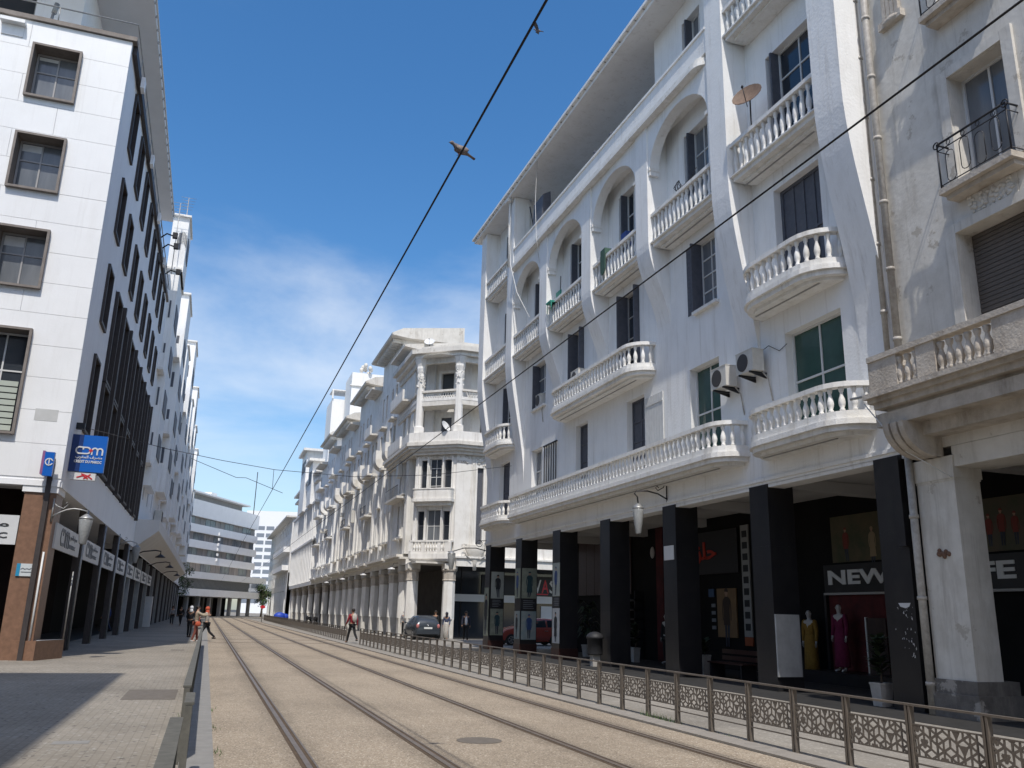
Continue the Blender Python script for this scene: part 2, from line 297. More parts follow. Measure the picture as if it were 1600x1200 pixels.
PAVE=ground_mat('grey_paving',(.31,.275,.225),(.26,.232,.19),2.2,[((.38,.36,.32),.9,.97),((.10,.09,.08),.972,.985)],24,brick=(.2,.1),patch=.3)
PAVER=ground_mat('right_paving',(.31,.285,.245),(.25,.23,.20),2.2,[((.44,.41,.36),.9,.97)],40,brick=(.5,.25),patch=.3)
ASPH=ground_mat('asphalt',(.09,.088,.085),(.065,.064,.062),4,[((.14,.135,.13),.9,.97)],60)
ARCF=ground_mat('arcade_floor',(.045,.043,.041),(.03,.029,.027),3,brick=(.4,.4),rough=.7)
KERBR=M('right_kerb_stone',(.30,.27,.235),(.24,.22,.19),6,.85,.2,70,stain=(.17,.15,.13),stain_amt=.4)
KERB=M('kerb_granite',(.26,.25,.232),(.215,.207,.192),6,.9,.2,70,stain=(.15,.15,.15),stain_amt=.3)
HATCH=M('worn_hatch_metal',(.17,.15,.128),(.135,.118,.10),7,.8,.3,50,spec=.1)
RAILM=M('rail_steel',(.20,.165,.135),(.15,.12,.095),8,.5,metal=.25)
RAILG=M('rail_joint_filler',(.115,.085,.06),(.08,.058,.041),5,.9,spec=.1)
# ---------------------------------------------------------------- builders
def text_mesh(body,mat,o,u,v,width=None,height=None,depth=.01,bold=0,maxw=None):
    c=bpy.data.curves.new('lettering','FONT'); c.body=body; c.size=1; c.extrude=0; c.offset=bold; c.resolution_u=2
    t=bpy.data.objects.new('lettering',c); COL.objects.link(t)
    me=bpy.data.meshes.new_from_object(t.evaluated_get(bpy.context.evaluated_depsgraph_get())); bpy.data.objects.remove(t); bpy.data.curves.remove(c)
    xs=[q.co.x for q in me.vertices]; ys=[q.co.y for q in me.vertices]; w=max(xs)-min(xs); h=max(ys)-min(ys)
    sx=width/w if width else height/h; sy=height/h if height else sx
    u=Vector(u).normalized(); v=Vector(v).normalized(); n=u.cross(v); o=Vector(o)
    b=MB(); P=[o+u*((q.co.x-min(xs))*sx)+v*((q.co.y-min(ys))*sy) for q in me.vertices]
    k=len(P); b.v=[tuple(p) for p in P]+[tuple(p+n*depth) for p in P]
    from collections import Counter
    ec=Counter(); F=[tuple(p.vertices) for p in me.polygons]
    for f in F:
        for i in range(len(f)): ec[(f[i],f[(i+1)%len(f)])]+=1
    b.f=[f[::-1] for f in F]+[tuple(i+k for i in f) for f in F]+[(a,c2,c2+k,a+k) for (a,c2) in ec if (c2,a) not in ec]
    b.m=[0]*len(b.f); b.sm=[False]*len(b.f); bpy.data.meshes.remove(me)
    return b
def text(body,mat,o,u,v,parent,width=None,height=None,depth=.01,bold=0,name='lettering'):
    return text_mesh(body,mat,o,u,v,width,height,depth,bold).build(name,mat,parent)
def strokes(b,paths,w,o,u,v,depth=.012):   # flat pen strokes
    u=Vector(u).normalized(); v=Vector(v).normalized(); n=u.cross(v); o=Vector(o)
    kk=0
    for path in paths:
        for i in range(len(path)-1):
            kk+=1; dd=depth+kk*.00025
            a=Vector((*path[i],0)); c=Vector((*path[i+1],0)); t=(c-a).normalized()*w/2; s=Vector((-t.y,t.x,0))
            q=[a-t+s,a-t-s,c+t-s,c+t+s]
            P=[o+u*p.x+v*p.y for p in q]+[o+u*p.x+v*p.y+n*dd for p in q]
            b.add(P,[(3,2,1,0),(4,5,6,7),(0,1,5,4),(1,2,6,5),(2,3,7,6),(3,0,4,7)])
    return b
def arc(cx,cy,r,a0,a1,n=8,ry=None): return [(cx+r*math.cos(R(a0+(a1-a0)*i/n)),cy+(ry or r)*math.sin(R(a0+(a1-a0)*i/n))) for i in range(n+1)]
AR_MASRIF='\ufed1\ufeae\ufebc\ufee3'           # visual order
AR_MAGHRIB='\ufe8f\ufeae\ufed0\ufee4\ufedf\ufe8d'
def cdm_logo(parent,o,u,v,w,mat,dot):
    b=MB(); k=w/4.6; P=lambda l:[(x*k,y*k) for x,y in l]
    strokes(b,[P([(1.55,1.25)]+arc(.7,.7,.6,100,260,9)+[(1.55,.1)]),P([(1.25,.95),(1.25,1.25),(1.9,1.25)]+arc(1.9,.68,.57,90,-90,8)+[(1.1,.1)]),P([(2.75,.05),(2.75,.75)]+arc(3.2,.75,.45,180,0,7)+[(3.65,.05)]),P([(3.65,.75)]+arc(4.08,.75,.43,180,0,7)+[(4.51,.05)])],.24*k,o,u,v)
    b.build('logo',mat,parent)
    b=MB(); strokes(b,[P([(2.35,.7),(2.75,.7)]),P([(2.55,.5),(2.55,.9)])],.26*k,Vector(o)+Vector(u).normalized().cross(Vector(v).normalized())*.012,u,v); b.build('logo_dot',dot,parent)
BALP=[(.058,0),(.058,.05),(.04,.07),(.066,.14),(.074,.2),(.066,.27),(.038,.36),(.032,.42),(.05,.45),(.05,.47),(.058,.49),(.058,.54)]
BAL=MB().lathe(BALP,(0,0,0),8).mesh('baluster',WHITE2)
BAL2=MB().lathe([(r*1.15,z*.9) for r,z in BALP],(0,0,0),8).mesh('baluster',BEIGE2)
BAL3=MB().lathe([(r*1.3,z) for r,z in BALP],(0,0,0),6).mesh('baluster',CREAM)
def outline(u0,u1,dp,r,o=0,n=6):
    u0-=o; u1+=o; dp+=o
    if r<=0: return [(u0,0),(u0,dp),(u1,dp),(u1,0)]
    r+=o
    a=[(u0,0)]+[(u0+r-r*math.cos(R(90*i/n)),dp-r+r*math.sin(R(90*i/n))) for i in range(n+1)]
    return a+[(u1-(p[0]-u0),p[1]) for p in a[::-1]]
def balcony(parent,fr,u0,u1,dp,zb,zs,zp,zr,r=0,mat=None,bal=None,step=.25,name='balcony',d0=0,ends=True,panels=None):
    mat=mat or WHITE2; bal=bal or BAL
    b=MB(); cl=lambda pts:[(a,max(c,d0)) for a,c in pts]
    b.hprism(fr,cl(outline(u0,u1,dp,r,-.22)),zb,zb+.08).hprism(fr,cl(outline(u0,u1,dp,r,-.05)),zb+.08,zb+.2).hprism(fr,cl(outline(u0,u1,dp,r,.03)),zb+.2,zs)
    if not ends: A=lambda o:[(u0,dp+o),(u1,dp+o)]
    else: A=lambda o:cl(outline(u0,u1,dp,r,o))
    if zp>zs: b.ring(fr,A(-.03),A(-.2),zs,zp)
    bo=b.build(name,mat,parent)
    MB().ring(fr,A(.0),A(-.22),zr-.11,zr).build('hand_rail',mat,bo)
    P=A(-.11); L_=[0]
    for i in range(1,len(P)): L_.append(L_[-1]+math.dist(P[i],P[i-1]))
    n=max(2,int(L_[-1]/step)); h=(zr-.11-zp)/.54
    for k in range(n):
        s=(k+.5)*L_[-1]/n
        i=max(j for j in range(len(L_)) if L_[j]<=s); i=min(i,len(P)-2); t=(s-L_[i])/max(1e-6,L_[i+1]-L_[i])
        a=P[i][0]+(P[i+1][0]-P[i][0])*t; c=P[i][1]+(P[i+1][1]-P[i][1])*t
        if panels and any(x0<a<x1 for x0,x1 in panels): continue
        inst(bal,'baluster',bo,fr.pt(a,zp,c),scale=(1,1,h))
    if panels:
        for x0,x1 in panels: MB().fbox(fr,x0,x1,zp,zr-.11,dp-.2,dp-.03).build('panel',mat,bo)
    return bo
def window(parent,fr,u0,u1,v0,v1,d,nu=2,nv=3,frame=None,glass=None,t=.05,shut=None,sill=0,sillmat=None,one=False,tr=None,surround=0,smat=None):
    frame=frame or FRW; glass=glass or GLASS; b=MB()
    b.fbox(fr,u0,u0+t,v0,v1,d,d+.06).fbox(fr,u1-t,u1,v0,v1,d,d+.06).fbox(fr,u0+t,u1-t,v0,v0+t,d,d+.06).fbox(fr,u0+t,u1-t,v1-t,v1,d,d+.06)
    us=[u0+t+(u1-u0-2*t)*i/nu for i in range(nu+1)]; vs=[v0+t+(v1-v0-2*t)*i/nv for i in range(nv+1)]
    if tr: vs=[v0+t,v0+(v1-v0)*tr,v1-t]
    for x in us[1:-1]: b.fbox(fr,x-t*.4,x+t*.4,v0+t,v1-t,d+.004,d+.05)
    for y in vs[1:-1]: b.fbox(fr,u0+t,u1-t,y-t*.4,y+t*.4,d+.008,d+.054)
    w=b.build('window',frame,parent)
    if one: MB().fbox(fr,u0+t*.5,u1-t*.5,v0+t*.5,v1-t*.5,d+.012,d+.022).build('pane',glass,w)
    else:
        for i in range(len(us)-1):
            for j in range(len(vs)-1): MB().fbox(fr,us[i]+.001,us[i+1]-.001,vs[j]+.001,vs[j+1]-.001,d+.012,d+.022).build('pane',glass,w)
    if shut:
        for a,c,d0,d1 in shut: 
            q=MB().fbox(fr,a,c,v0,v1,d0,d1); n=max(3,int((v1-v0)/.14)); 
            if abs(c-a)>.2:
                for k in range(n): q.fbox(fr,a+.06,c-.06,v0+.08+k*(v1-v0-.16)/n,v0+.08+(k+.7)*(v1-v0-.16)/n,d1,d1+.012)
            q.build('shutter',SHUT,w)
    if sill: MB().fbox(fr,u0-.1,u1+.1,v0-.1,v0-.01,d,sill).build('sill',sillmat or WHITE2,w)
    return w
def back(b,fr,u0,u1,v0,v1,d): b.quad(fr.pt(u0,v0,d),fr.pt(u1,v0,d),fr.pt(u1,v1,d),fr.pt(u0,v1,d))
# people -----------------------------------------------------------------
def skin(name,verts,edges,rad,mat,parent,lvl=1):
    me=bpy.data.meshes.new(name); me.from_pydata(verts,edges,[]); o=bpy.data.objects.new(name,me); COL.objects.link(o)
    s=o.modifiers.new('s','SKIN'); s.use_smooth_shade=True
    for i,q in enumerate(me.skin_vertices[0].data): q.radius=rad[i] if isinstance(rad[i],tuple) else (rad[i],rad[i]); q.use_root=(i==0)
    u=o.modifiers.new('u','SUBSURF'); u.levels=lvl; u.render_levels=lvl
    m2=bpy.data.meshes.new_from_object(o.evaluated_get(bpy.context.evaluated_depsgraph_get())); bpy.data.objects.remove(o); bpy.data.meshes.remove(me)
    m2.name=name; m2.materials.clear(); m2.materials.append(mat)
    for p in m2.polygons: p.material_index=0; p.use_smooth=True
    ob=bpy.data.objects.new(name,m2); COL.objects.link(ob); ob.parent=parent; ORG[ob.name]=Vector((0,0,0)); return ob
def person(label,loc,face,h=1.72,legs=(18,-14),arms=((-15,10),(15,10)),top=CLB,bottom=CLB,hair=HAIR,sk=SKIN,shoes=CLB,skirt=None,scarf=None,bag=None,cap=None,coat=None,lean=0,mannequin=False,long=False,name='person',cat='person',group=None,long_sleeve=True):
    """face: heading in degrees (0 looks along +Y); arms: (swing, bend) per side"""
    t=lthing(name,label,cat,loc,group,R(face)); k=h/1.75
    V={}
    sl=math.sin(R(lean)); V['pel']=(0,0,.95); V['wai']=(0,.06*sl,1.12); V['che']=(0,.3*sl,1.36); V['nek']=(0,.42*sl,1.49); V['hd0']=(0,.46*sl+.01,1.56); V['hd']=(0,.5*sl+.02,1.65); V['top']=(0,.52*sl+.01,1.735)
    for s,sd in ((-1,0),(1,1)):
        hp=(.095*s,0,.9); a=R(legs[sd]); kn=(.1*s,.43*math.sin(a)+.02,.9-.43*math.cos(a)); a2=a-R(max(0,-legs[sd])*1.1+4); an=(.1*s,kn[1]+.42*math.sin(a2),max(.07,kn[2]-.42*math.cos(a2))); 
        V['hip%d'%sd]=hp; V['kne%d'%sd]=kn; V['ank%d'%sd]=an; V['toe%d'%sd]=(.115*s,an[1]+.17,max(.03,an[2]-.045))
        sh=(.185*s,.36*sl,1.43); sw,bd=arms[sd]; a=R(sw); el=(.235*s,sh[1]+.28*math.sin(a),sh[2]-.28*math.cos(a)); a2=a+R(bd); wr=(.24*s-.03*s*(bd>40),el[1]+.25*math.sin(a2),el[2]-.25*math.cos(a2)); hn=(wr[0],wr[1]+.08*math.sin(a2),wr[2]-.08*math.cos(a2))
        V['sho%d'%sd]=sh; V['elb%d'%sd]=el; V['wri%d'%sd]=wr; V['han%d'%sd]=hn
    low=min(V['toe0'][2],V['toe1'][2],V['ank0'][2]-.05,V['ank1'][2]-.05); V={a:(p[0]*k,p[1]*k,(p[2]-low+.012)*k) for a,p in V.items()}
    E=[('pel','wai'),('wai','che'),('che','nek'),('nek','hd0'),('hd0','hd'),('hd','top')]
    for sd in (0,1): E+=[('pel','hip%d'%sd),('hip%d'%sd,'kne%d'%sd),('kne%d'%sd,'ank%d'%sd),('ank%d'%sd,'toe%d'%sd),('che','sho%d'%sd),('sho%d'%sd,'elb%d'%sd),('elb%d'%sd,'wri%d'%sd),('wri%d'%sd,'han%d'%sd)]
    RD=dict(pel=(.14,.1),wai=(.125,.09),che=(.15,.105),nek=.052,hd0=.06,hd=(.075,.09),top=(.05,.06))
    for sd in (0,1): RD.update({'hip%d'%sd:.085,'kne%d'%sd:.058,'ank%d'%sd:.04,'toe%d'%sd:.036,'sho%d'%sd:.062,'elb%d'%sd:.043,'wri%d'%sd:.03,'han%d'%sd:(.03,.018)})
    def sub(names,nm,mat,grow=0,over={}):
        names=list(names); ix={a:i for i,a in enumerate(names)}; es=[(ix[a],ix[b]) for a,b in E if a in ix and b in ix]
        rd=[]
        for a in names:
            r=over.get(a,RD[a]); r=r if isinstance(r,tuple) else (r,r); rd.append(tuple((x+grow)*k for x in r))
        return skin(nm,[V[a] for a in names],es,rd,mat,t)
    bod=sub(['pel']+[a for a in V if a!='pel'],'body',PLAST if mannequin else sk)
    f=MB()
    for sd,s in ((0,-1),(1,1)):
        w=Vector(V['wri%d'%sd]); hn=Vector(V['han%d'%sd]); dr=(hn-w).normalized(); ac=Vector((0,1,0)); ac=(ac-dr*ac.dot(dr)).normalized()
        for i,(of,ln) in enumerate(((-.026,.06),(-.009,.075),(.009,.07),(.025,.055))):
            p=hn+ac*of*k; f.tube([p-dr*.015,p+dr*ln*.55*k,p+dr*ln*k+Vector((-s*.012,0,0))],[.0095*k,.0085*k,.006*k],5)
        p=w+dr*.03*k; f.tube([p,p+(ac*.035+dr*.03)*k,p+(ac*.042+dr*.06)*k],[.011*k,.01*k,.007*k],5)
    hd=Vector(V['hd'])
    f.ball(hd+Vector((0,.093*k,-.01*k)),.014*k,.02*k,.022*k,6,5)
    for s in (-1,1): f.ball(hd+Vector((s*.085*k,0,-.01*k)),.012*k,.02*k,.03*k,6,4)
    f.build('face_and_hands',PLAST if mannequin else sk,t)
    if not mannequin:
        e=MB()
        for s in (-1,1): e.ball(hd+Vector((s*.032*k,.083*k,.015*k)),.013*k,.008*k,.008*k,6,4)
        e.ball(hd+Vector((0,.085*k,-.052*k)),.024*k,.008*k,.006*k,6,4); e.build('eyes_and_mouth',HAIR,t)
    tops=['pel','wai','che']+['sho0','sho1']+(['elb0','elb1'])+(['wri0','wri1'] if long_sleeve else [])
    sub(tops,'coat' if coat else 'shirt',top,.016,dict(pel=(.155,.115)))
    if skirt:
        z1=V['wai'][2]; zb=.12*k if not long else .06*k
        MB().lathe([(.17*k,zb),(.2*k,zb+.02),(.175*k,(zb+z1)/2),(.165*k,.95*k),(.13*k,z1)],(0,(V['ank0'][1]+V['ank1'][1])*.25,0),12,1.1,.95).build('skirt',skirt,t)
    else: sub(['pel','hip0','hip1','kne0','kne1','ank0','ank1'],'trousers',bottom,.014)
    if not mannequin:
        for sd in (0,1):
            a=Vector(V['ank%d'%sd]); MB().ball(a+Vector((0,.06*k,-.035*k)),.045*k,.125*k,.042*k,8,5).build('shoe',shoes,t)
    if scarf: MB().ball(hd+Vector((0,-.02*k,.025*k)),.112*k,.122*k,.125*k,10,7).lathe([(.13*k,-.22*k),(.1*k,-.13*k),(.085*k,-.04*k)],hd+Vector((0,-.03*k,0)),10).build('head_scarf',scarf,t)
    elif cap: MB().ball(hd+Vector((0,-.01*k,.055*k)),.098*k,.112*k,.075*k,10,6).ball(hd+Vector((0,.1*k,.055*k)),.06*k,.07*k,.014*k,8,4).build('cap',cap,t)
    elif hair and not mannequin: MB().ball(hd+Vector((0,-.022*k,.035*k)),.093*k,.105*k,.095*k,10,6).build('hair',hair,t)
    if bag:
        c=Vector(V['che']); bm,bp=bag
        if bp=='back':
            q=MB(); q.smooth=True; q.ball(c+Vector((0,-.2*k,-.06*k)),.15*k,.1*k,.23*k,10,6).build('backpack',bm,t)
        else:
            s=-1 if bp=='left' else 1; q=MB(); q.ball(Vector((s*.27*k,.05,.86*k)),.06*k,.15*k,.13*k,10,6); q.tube([c+Vector((-s*.08*k,0,.1)),Vector((s*.2*k,.13*k,1.15*k)),Vector((s*.27*k,.08,.93*k))],.012,5); q.build('shoulder_bag',bm,t)
    return t
# ================================================================ GROUND
def sheet(name,mat,x0,x1,y0,y1,z,label=None):
    return MB().quad((x0,y0,z),(x1,y0,z),(x1,y1,z),(x0,y1,z)).solo(name,mat,None,None,kind='structure')
sheet('ground',ASPH,-600,700,-300,1500,-.12)
sheet('tram_bed',TRAM,.255,6.78,-30,164,0)
sheet('left_pavement',PAVE,-5.6,-.1,-30,164,.012)
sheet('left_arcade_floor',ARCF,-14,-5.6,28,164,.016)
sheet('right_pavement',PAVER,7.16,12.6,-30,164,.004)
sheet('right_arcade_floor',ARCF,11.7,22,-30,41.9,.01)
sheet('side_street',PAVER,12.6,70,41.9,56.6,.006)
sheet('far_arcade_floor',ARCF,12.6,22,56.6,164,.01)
sheet('cross_street',ASPH,-60,90,164,176,.0)
sheet('square_paving',PAVE,-60,90,176,420,.02)
for nm,x0,x1,mat,ln,z in (('left_kerb',-.1,.25,KERB,1.0,.035),('right_kerb',6.79,7.15,KERBR,1.0,.03)):
    b=MB().box(x0+.004,x1-.004,-30,164,-.1,z-.012); k=b.solo(nm,RAILG,None,None,kind='structure')
    me=MB().box(0,x1-x0,.004,ln-.004,0,.03).mesh('kerb_stone',mat)
    for i in range(96): inst(me,'kerb_stone',k,(x0,3.1+i*ln,z-.03))
    MB().box(x0,x1,99.2,164,z-.03,z).build('kerb_stone',mat,k)
for x in (1.21,2.69,4.56,6.04):
    b=MB(); b.cur=1; b.box(x-.075,x+.10,-30,164,-.05,.003); b.cur=0; b.box(x-.03,x+.03,-30,164,-.05,.010); b.box(x+.075,x+.095,-30,164,-.05,.008)
    b.solo('tram_rail',[RAILM,RAILG],None,None,kind='structure')
# crossing joints, hatches and manholes
MB().box(.26,6.77,45.6,45.75,-.04,.004).box(.26,6.77,50.4,50.55,-.04,.004).solo('crossing_joint',RAILG,None,None,kind='structure')
m=MB(); m.lathe([(.30,0),(.30,.008),(.27,.009)],(3.58,11.5,-.002),20,smooth=False); m.solo('manhole_cover',HATCH,'round cast manhole cover set between the two tram tracks','manhole cover',(3.58,11.5,0))
m=MB(); m.box(-1.25,-.35,17.2,19.2,.0,.018); m.solo('pavement_hatch',HATCH,'dark rectangular inspection hatch in the pavement beside the near fence','pavement hatch',(-.8,18.2,0))
m=MB(); m.box(-1.1,-.62,36.4,36.9,.0,.017); m.solo('utility_cover',HATCH,'small dark utility cover in the pavement close to the hugging women','utility cover',(-.9,36.6,0))
m=MB(); m.box(-1.55,-1.15,11.9,12.15,.0,.017); m.solo('utility_cover',KERB,'small pale utility cover in the shaded pavement nearest the viewer','utility cover',(-1.35,12,0))
# weeds along the joints
rw=random.Random(3)
def weeds(name,spots,label):
    b=MB()
    for (x,y,n,h) in spots:
        for i in range(n):
            px,py=x+rw.gauss(0,.04),y+rw.gauss(0,.18); a=rw.random()*6.28; hh=h*rw.uniform(.4,1); dx,dy=math.cos(a),math.sin(a)
            b.add([(px-dy*.006,py+dx*.006,.0),(px+dy*.006,py-dx*.006,.0),(px+dx*hh*.5,py+dy*hh*.5,hh)],[(0,1,2)])
    b.solo(name,LEAF,label,None,kind='stuff')
weeds('weeds',[(7.2,13.1,70,.14),(7.22,13.6,60,.13),(7.2,14.9,12,.1),(7.2,11.2,10,.08),(-.14,11.0,40,.12),(.27,11.0,24,.06),(.27,13.2,16,.05),(.27,15.4,16,.05),(-.14,14.5,20,.1)],'short green weeds growing along the kerb joints')
# ---------------------------------------------------------------- railings
def lattice():
    b=MB(); u0,u1,v0,v1=.05,.95,.275,.585; bw=.023; r=.098; segs=[]
    for row in range(-1,4):
        for col in range(-1,8):
            cx=.05+col*r*math.sqrt(3)+(row%2)*r*math.sqrt(3)/2; cy=.27+row*r*1.5; an=[(cx+r*math.cos(R(60*i+30)),cy+r*math.sin(R(60*i+30))) for i in range(6)]
            for i in (0,1,2): segs.append((an[i],an[i+1]))
            o=(row+col)%2
            for i in range(3): segs.append(((cx,cy),an[(2*i+o)%6]))
            if (row+2*col)%3==0:
                for i in (0,2,4): segs.append((((an[i][0]+cx)/2,(an[i][1]+cy)/2),((an[(i+2)%6][0]+cx)/2,(an[(i+2)%6][1]+cy)/2)))
            if (row-col)%3==1: segs.append((an[0],an[3])); segs.append((an[1],an[4]))
    def clip(p,q):
        t0,t1=0,1; dx,dy=q[0]-p[0],q[1]-p[1]
        for pp,qq in ((-dx,p[0]-u0),(dx,u1-p[0]),(-dy,p[1]-v0),(dy,v1-p[1])):
            if abs(pp)<1e-9:
                if qq<0: return None
            else:
                t=qq/pp
                if pp<0: t0=max(t0,t)
                else: t1=min(t1,t)
        return None if t1-t0<.05 else ((p[0]+dx*t0,p[1]+dy*t0),(p[0]+dx*t1,p[1]+dy*t1))
    for p,q in segs:
        c=clip(p,q)
        if not c: continue
        (a,z),(a2,z2)=c; t=Vector((a2-a,z2-z)).normalized()*bw/2; s=Vector((-t.y,t.x))
        P=[(x,y,w) for x in (-.004,.004) for y,w in ((a+s.x,z+s.y),(a-s.x,z-s.y),(a2-s.x,z2-s.y),(a2+s.x,z2+s.y))]
        b.add(P,[(0,1,2,3),(7,6,5,4),(0,4,5,1),(1,5,6,2),(2,6,7,3),(3,7,4,0)])
    for z in (v0,v1): b.box(-.006,.006,u0,u1,z-.008,z+.008)
    for y in (u0,u1): b.box(-.006,.006,y-.006,y+.006,v0,v1)
    return b
LAT=lattice()
def post_mesh(m): return MB().box(-.03,.03,-.038,-.012,0,.765).box(-.03,.03,.012,.038,0,.765).box(-.05,.05,-.06,.06,0,.012).mesh('post',m)
def railing(label,x0,x1,y0,n,mat,top=.05,step=1.0,group=None,z=.0):
    t=thing('railing',label,'railing',(x0,y0,z),group); lm=LAT.mesh('lattice_panel',mat); pm=post_mesh(mat)
    X=lambda y:x0+(x1-x0)*(y-y0)/max(1,n*step)
    bm=MB().box(-.008,.008,.04,step-.04,.19,.206).mesh('lower_bar',mat); tm=MB().box(-top/2,top/2,0,step,.768,.79).mesh('top_rail',mat)
    for i in range(n):
        y=y0+i*step; inst(pm,'post',t,(X(y),y,z)); inst(lm,'lattice_panel',t,(X(y),y,z),scale=(1,step,1)); inst(bm,'lower_bar',t,(X(y),y,z)); inst(tm,'top_rail',t,(X(y),y,z))
    inst(pm,'post',t,(X(y0+n*step),y0+n*step,z)); return t
railing('long bronze lattice railing along the near right edge of the tracks',7.19,7.5,-1.2,46,FENCE)
railing('far bronze lattice railing beyond the gap where the man in red stands',7.5,8.6,49.4,92,FENCE)
railing('grey lattice railing nearest the viewer on the left kerb',-.13,-.12,-1.6,9,FENCE2,.095)
railing('single short grey railing bay between the two left railings',-.05,-.05,8.5,1,FENCE2,.085)
railing('grey lattice railing ending behind the hugging women',-.1,-.06,10.3,30,FENCE2,.085)
# ================================================================ WHITE CURVED-FIN BUILDING
FR=fdir(13)
R1=thing('arcade_building','long white building with curved fins, arched loggias and balustrade balconies over black pillars','building',(13,27.6,0))
YC=[13.95,18.45,23.05,27.6,32.15,36.65,41.2]; PD=.75
wins=[ # u0,u1,v0,v1
 (14.95,17.0,5.95,8.6),(20.0,21.6,5.95,8.86),(24.5,25.8,5.95,8.82),(29.1,30.25,5.95,8.85),(33.9,35.2,5.95,8.7),(38.2,39.7,5.95,8.8),
 (15.3,17.1,9.55,12.6),(19.95,21.55,10.55,12.75),(24.75,26.3,9.55,12.8),(29.45,30.8,9.55,12.75),(33.6,35.05,10.55,12.6),(38.3,39.6,9.55,12.6),
 (15.1,17.1,13.35,16.65),(20.1,21.5,13.35,16.7),(25.0,26.25,13.35,16.8),(29.5,30.9,13.35,16.8),(33.9,35.2,13.35,16.6),(38.2,39.6,13.35,16.6),
 (15.3,17,17.9,20.9),(20.3,21.4,17.75,20.9),(38.2,39.6,17.9,20.9)]
b=MB()
b.wall(FR,13.42,23.3,4.95,21.62,[w for w in wins if w[1]<23.3],.3)
b.wall(FR,36.4,41.75,4.95,21.62,[w for w in wins if w[0]>36.4],.3)
b.wall(FR,23.3,36.4,4.95,17.6,[w for w in wins if 23.3<w[0]<36.4],.3)
# terrace recess behind the parapet
b.wall(FR,23.3,36.4,17.6,21.62,[(25,26.3,17.7,20.4),(28.6,31.2,17.7,20.4),(33.6,34.9,17.7,20.4)],.2,d=-2.3)
for u in (23.3,36.4): b.quad(FR.pt(u,17.6,0),FR.pt(u,17.6,-2.3),FR.pt(u,21.62,-2.3),FR.pt(u,21.62,0))
b.quad(FR.pt(23.3,17.6,0),FR.pt(36.4,17.6,0),FR.pt(36.4,17.6,-2.3),FR.pt(23.3,17.6,-2.3))
# ends and back
for u in (13.42,41.75): b.quad(FR.pt(u,4.95,0),FR.pt(u,4.95,-11),FR.pt(u,21.62,-11),FR.pt(u,21.62,0))
b.quad(FR.pt(13.42,0,-11),FR.pt(41.75,0,-11),FR.pt(41.75,21.62,-11),FR.pt(13.42,21.62,-11))
# beam over the pillars and ledge
b.fbox(FR,13.42,41.75,4.86,4.948,-.5,-.02).fbox(FR,13.42,41.75,5.02,5.1,0.002,.05)
b.quad(FR.pt(13.42,4.86,-.5),FR.pt(41.75,4.86,-.5),FR.pt(41.75,5.2,-.5),FR.pt(13.42,5.2,-.5))
b.build('wall',WHITE,R1)
b=MB(); b.quad(FR.pt(13.3,5.19,-.5),FR.pt(41.9,5.19,-.5),FR.pt(41.9,5.19,-4.2),FR.pt(13.3,5.19,-4.2))
for u in YC: b.fbox(FR,u-.2,u+.2,4.9,5.18,-4.2,-.51)
b.build('arcade_ceiling',CANO,R1)
for i,u in enumerate(YC):
    MB().fbox(FR,u-.385,u+.385,0,4.945,-.745,.007).build('pillar',BLACK,R1)
    for v0,v1 in ((.0,1.83),(1.842,3.4),(3.412,4.94)): MB().fbox(FR,u-.39,u+.39,v0,v1,-.75,.012).build('pillar_cladding',BLACKC,R1)
    if i>3: MB().fbox(FR,u-.41,u+.41,0,.42,-.77,.03).build('pillar_base',MAROON,R1)
# fins: smooth S curve out of the wall
def finprof(zlo,zhi,ztop,p=PD,n=12):
    P=[(0.0,zlo)]
    for i in range(1,n+1):
        t=i/n; s=t*t*(3-2*t); P.append((p*s,zlo+(zhi-zlo)*t))
    return P+[(p,ztop),(-.05,ztop),(-.05,zlo)]
for i,u in enumerate(YC):
    end=i in (0,1,5,6); pr=finprof(7.4 if end else 10.5,13.4,21.6 if end else 17.6)
    w=.42 if i else .47
    q=MB(); q.uprism(FR,pr,u-w,u+w); q.build('fin',WHITE,R1)
# arches of the loggia
for i in (1,2,3,4):
    ua,ub=YC[i]+.42,YC[i+1]-.42; q=MB(); n=16; vs,vc,vt=15.95,17.28,17.6
    cu,hw=(ua+ub)/2,(ub-ua)/2-.1; pts=[(cu-hw*math.cos(math.pi*k/n),vs+(vc-vs)*math.sin(math.pi*k/n)) for k in range(n+1)]
    poly=[(ua,15.75),(ua+.1,15.75),(ua+.1,vs)]+pts[1:-1]+[(ub-.1,vs),(ub-.1,15.75),(ub,15.75)]
    for d0,d1 in ((.36,.70),):
        top=[(p[0],vt) for p in poly]
        for k in range(len(poly)-1):
            a,c=poly[k],poly[k+1]
            for d in (d0,d1): 
                if abs(a[0]-c[0])>1e-6: q.quad(FR.pt(a[0],a[1],d),FR.pt(c[0],c[1],d),FR.pt(c[0],vt,d),FR.pt(a[0],vt,d))
            q.smooth=True; q.quad(FR.pt(a[0],a[1],d0),FR.pt(a[0],a[1],d1),FR.pt(c[0],c[1],d1),FR.pt(c[0],c[1],d0)); q.smooth=False
    q.build('arch',WHITE,R1)
    for s,u in ((0,ua),(1,ub)): MB().fbox(FR,u-.1*s-.02,u+.1*(1-s)+.12*(1-s)+.0,15.9,16.02,.34,.73).build('impost',WHITE2,R1)
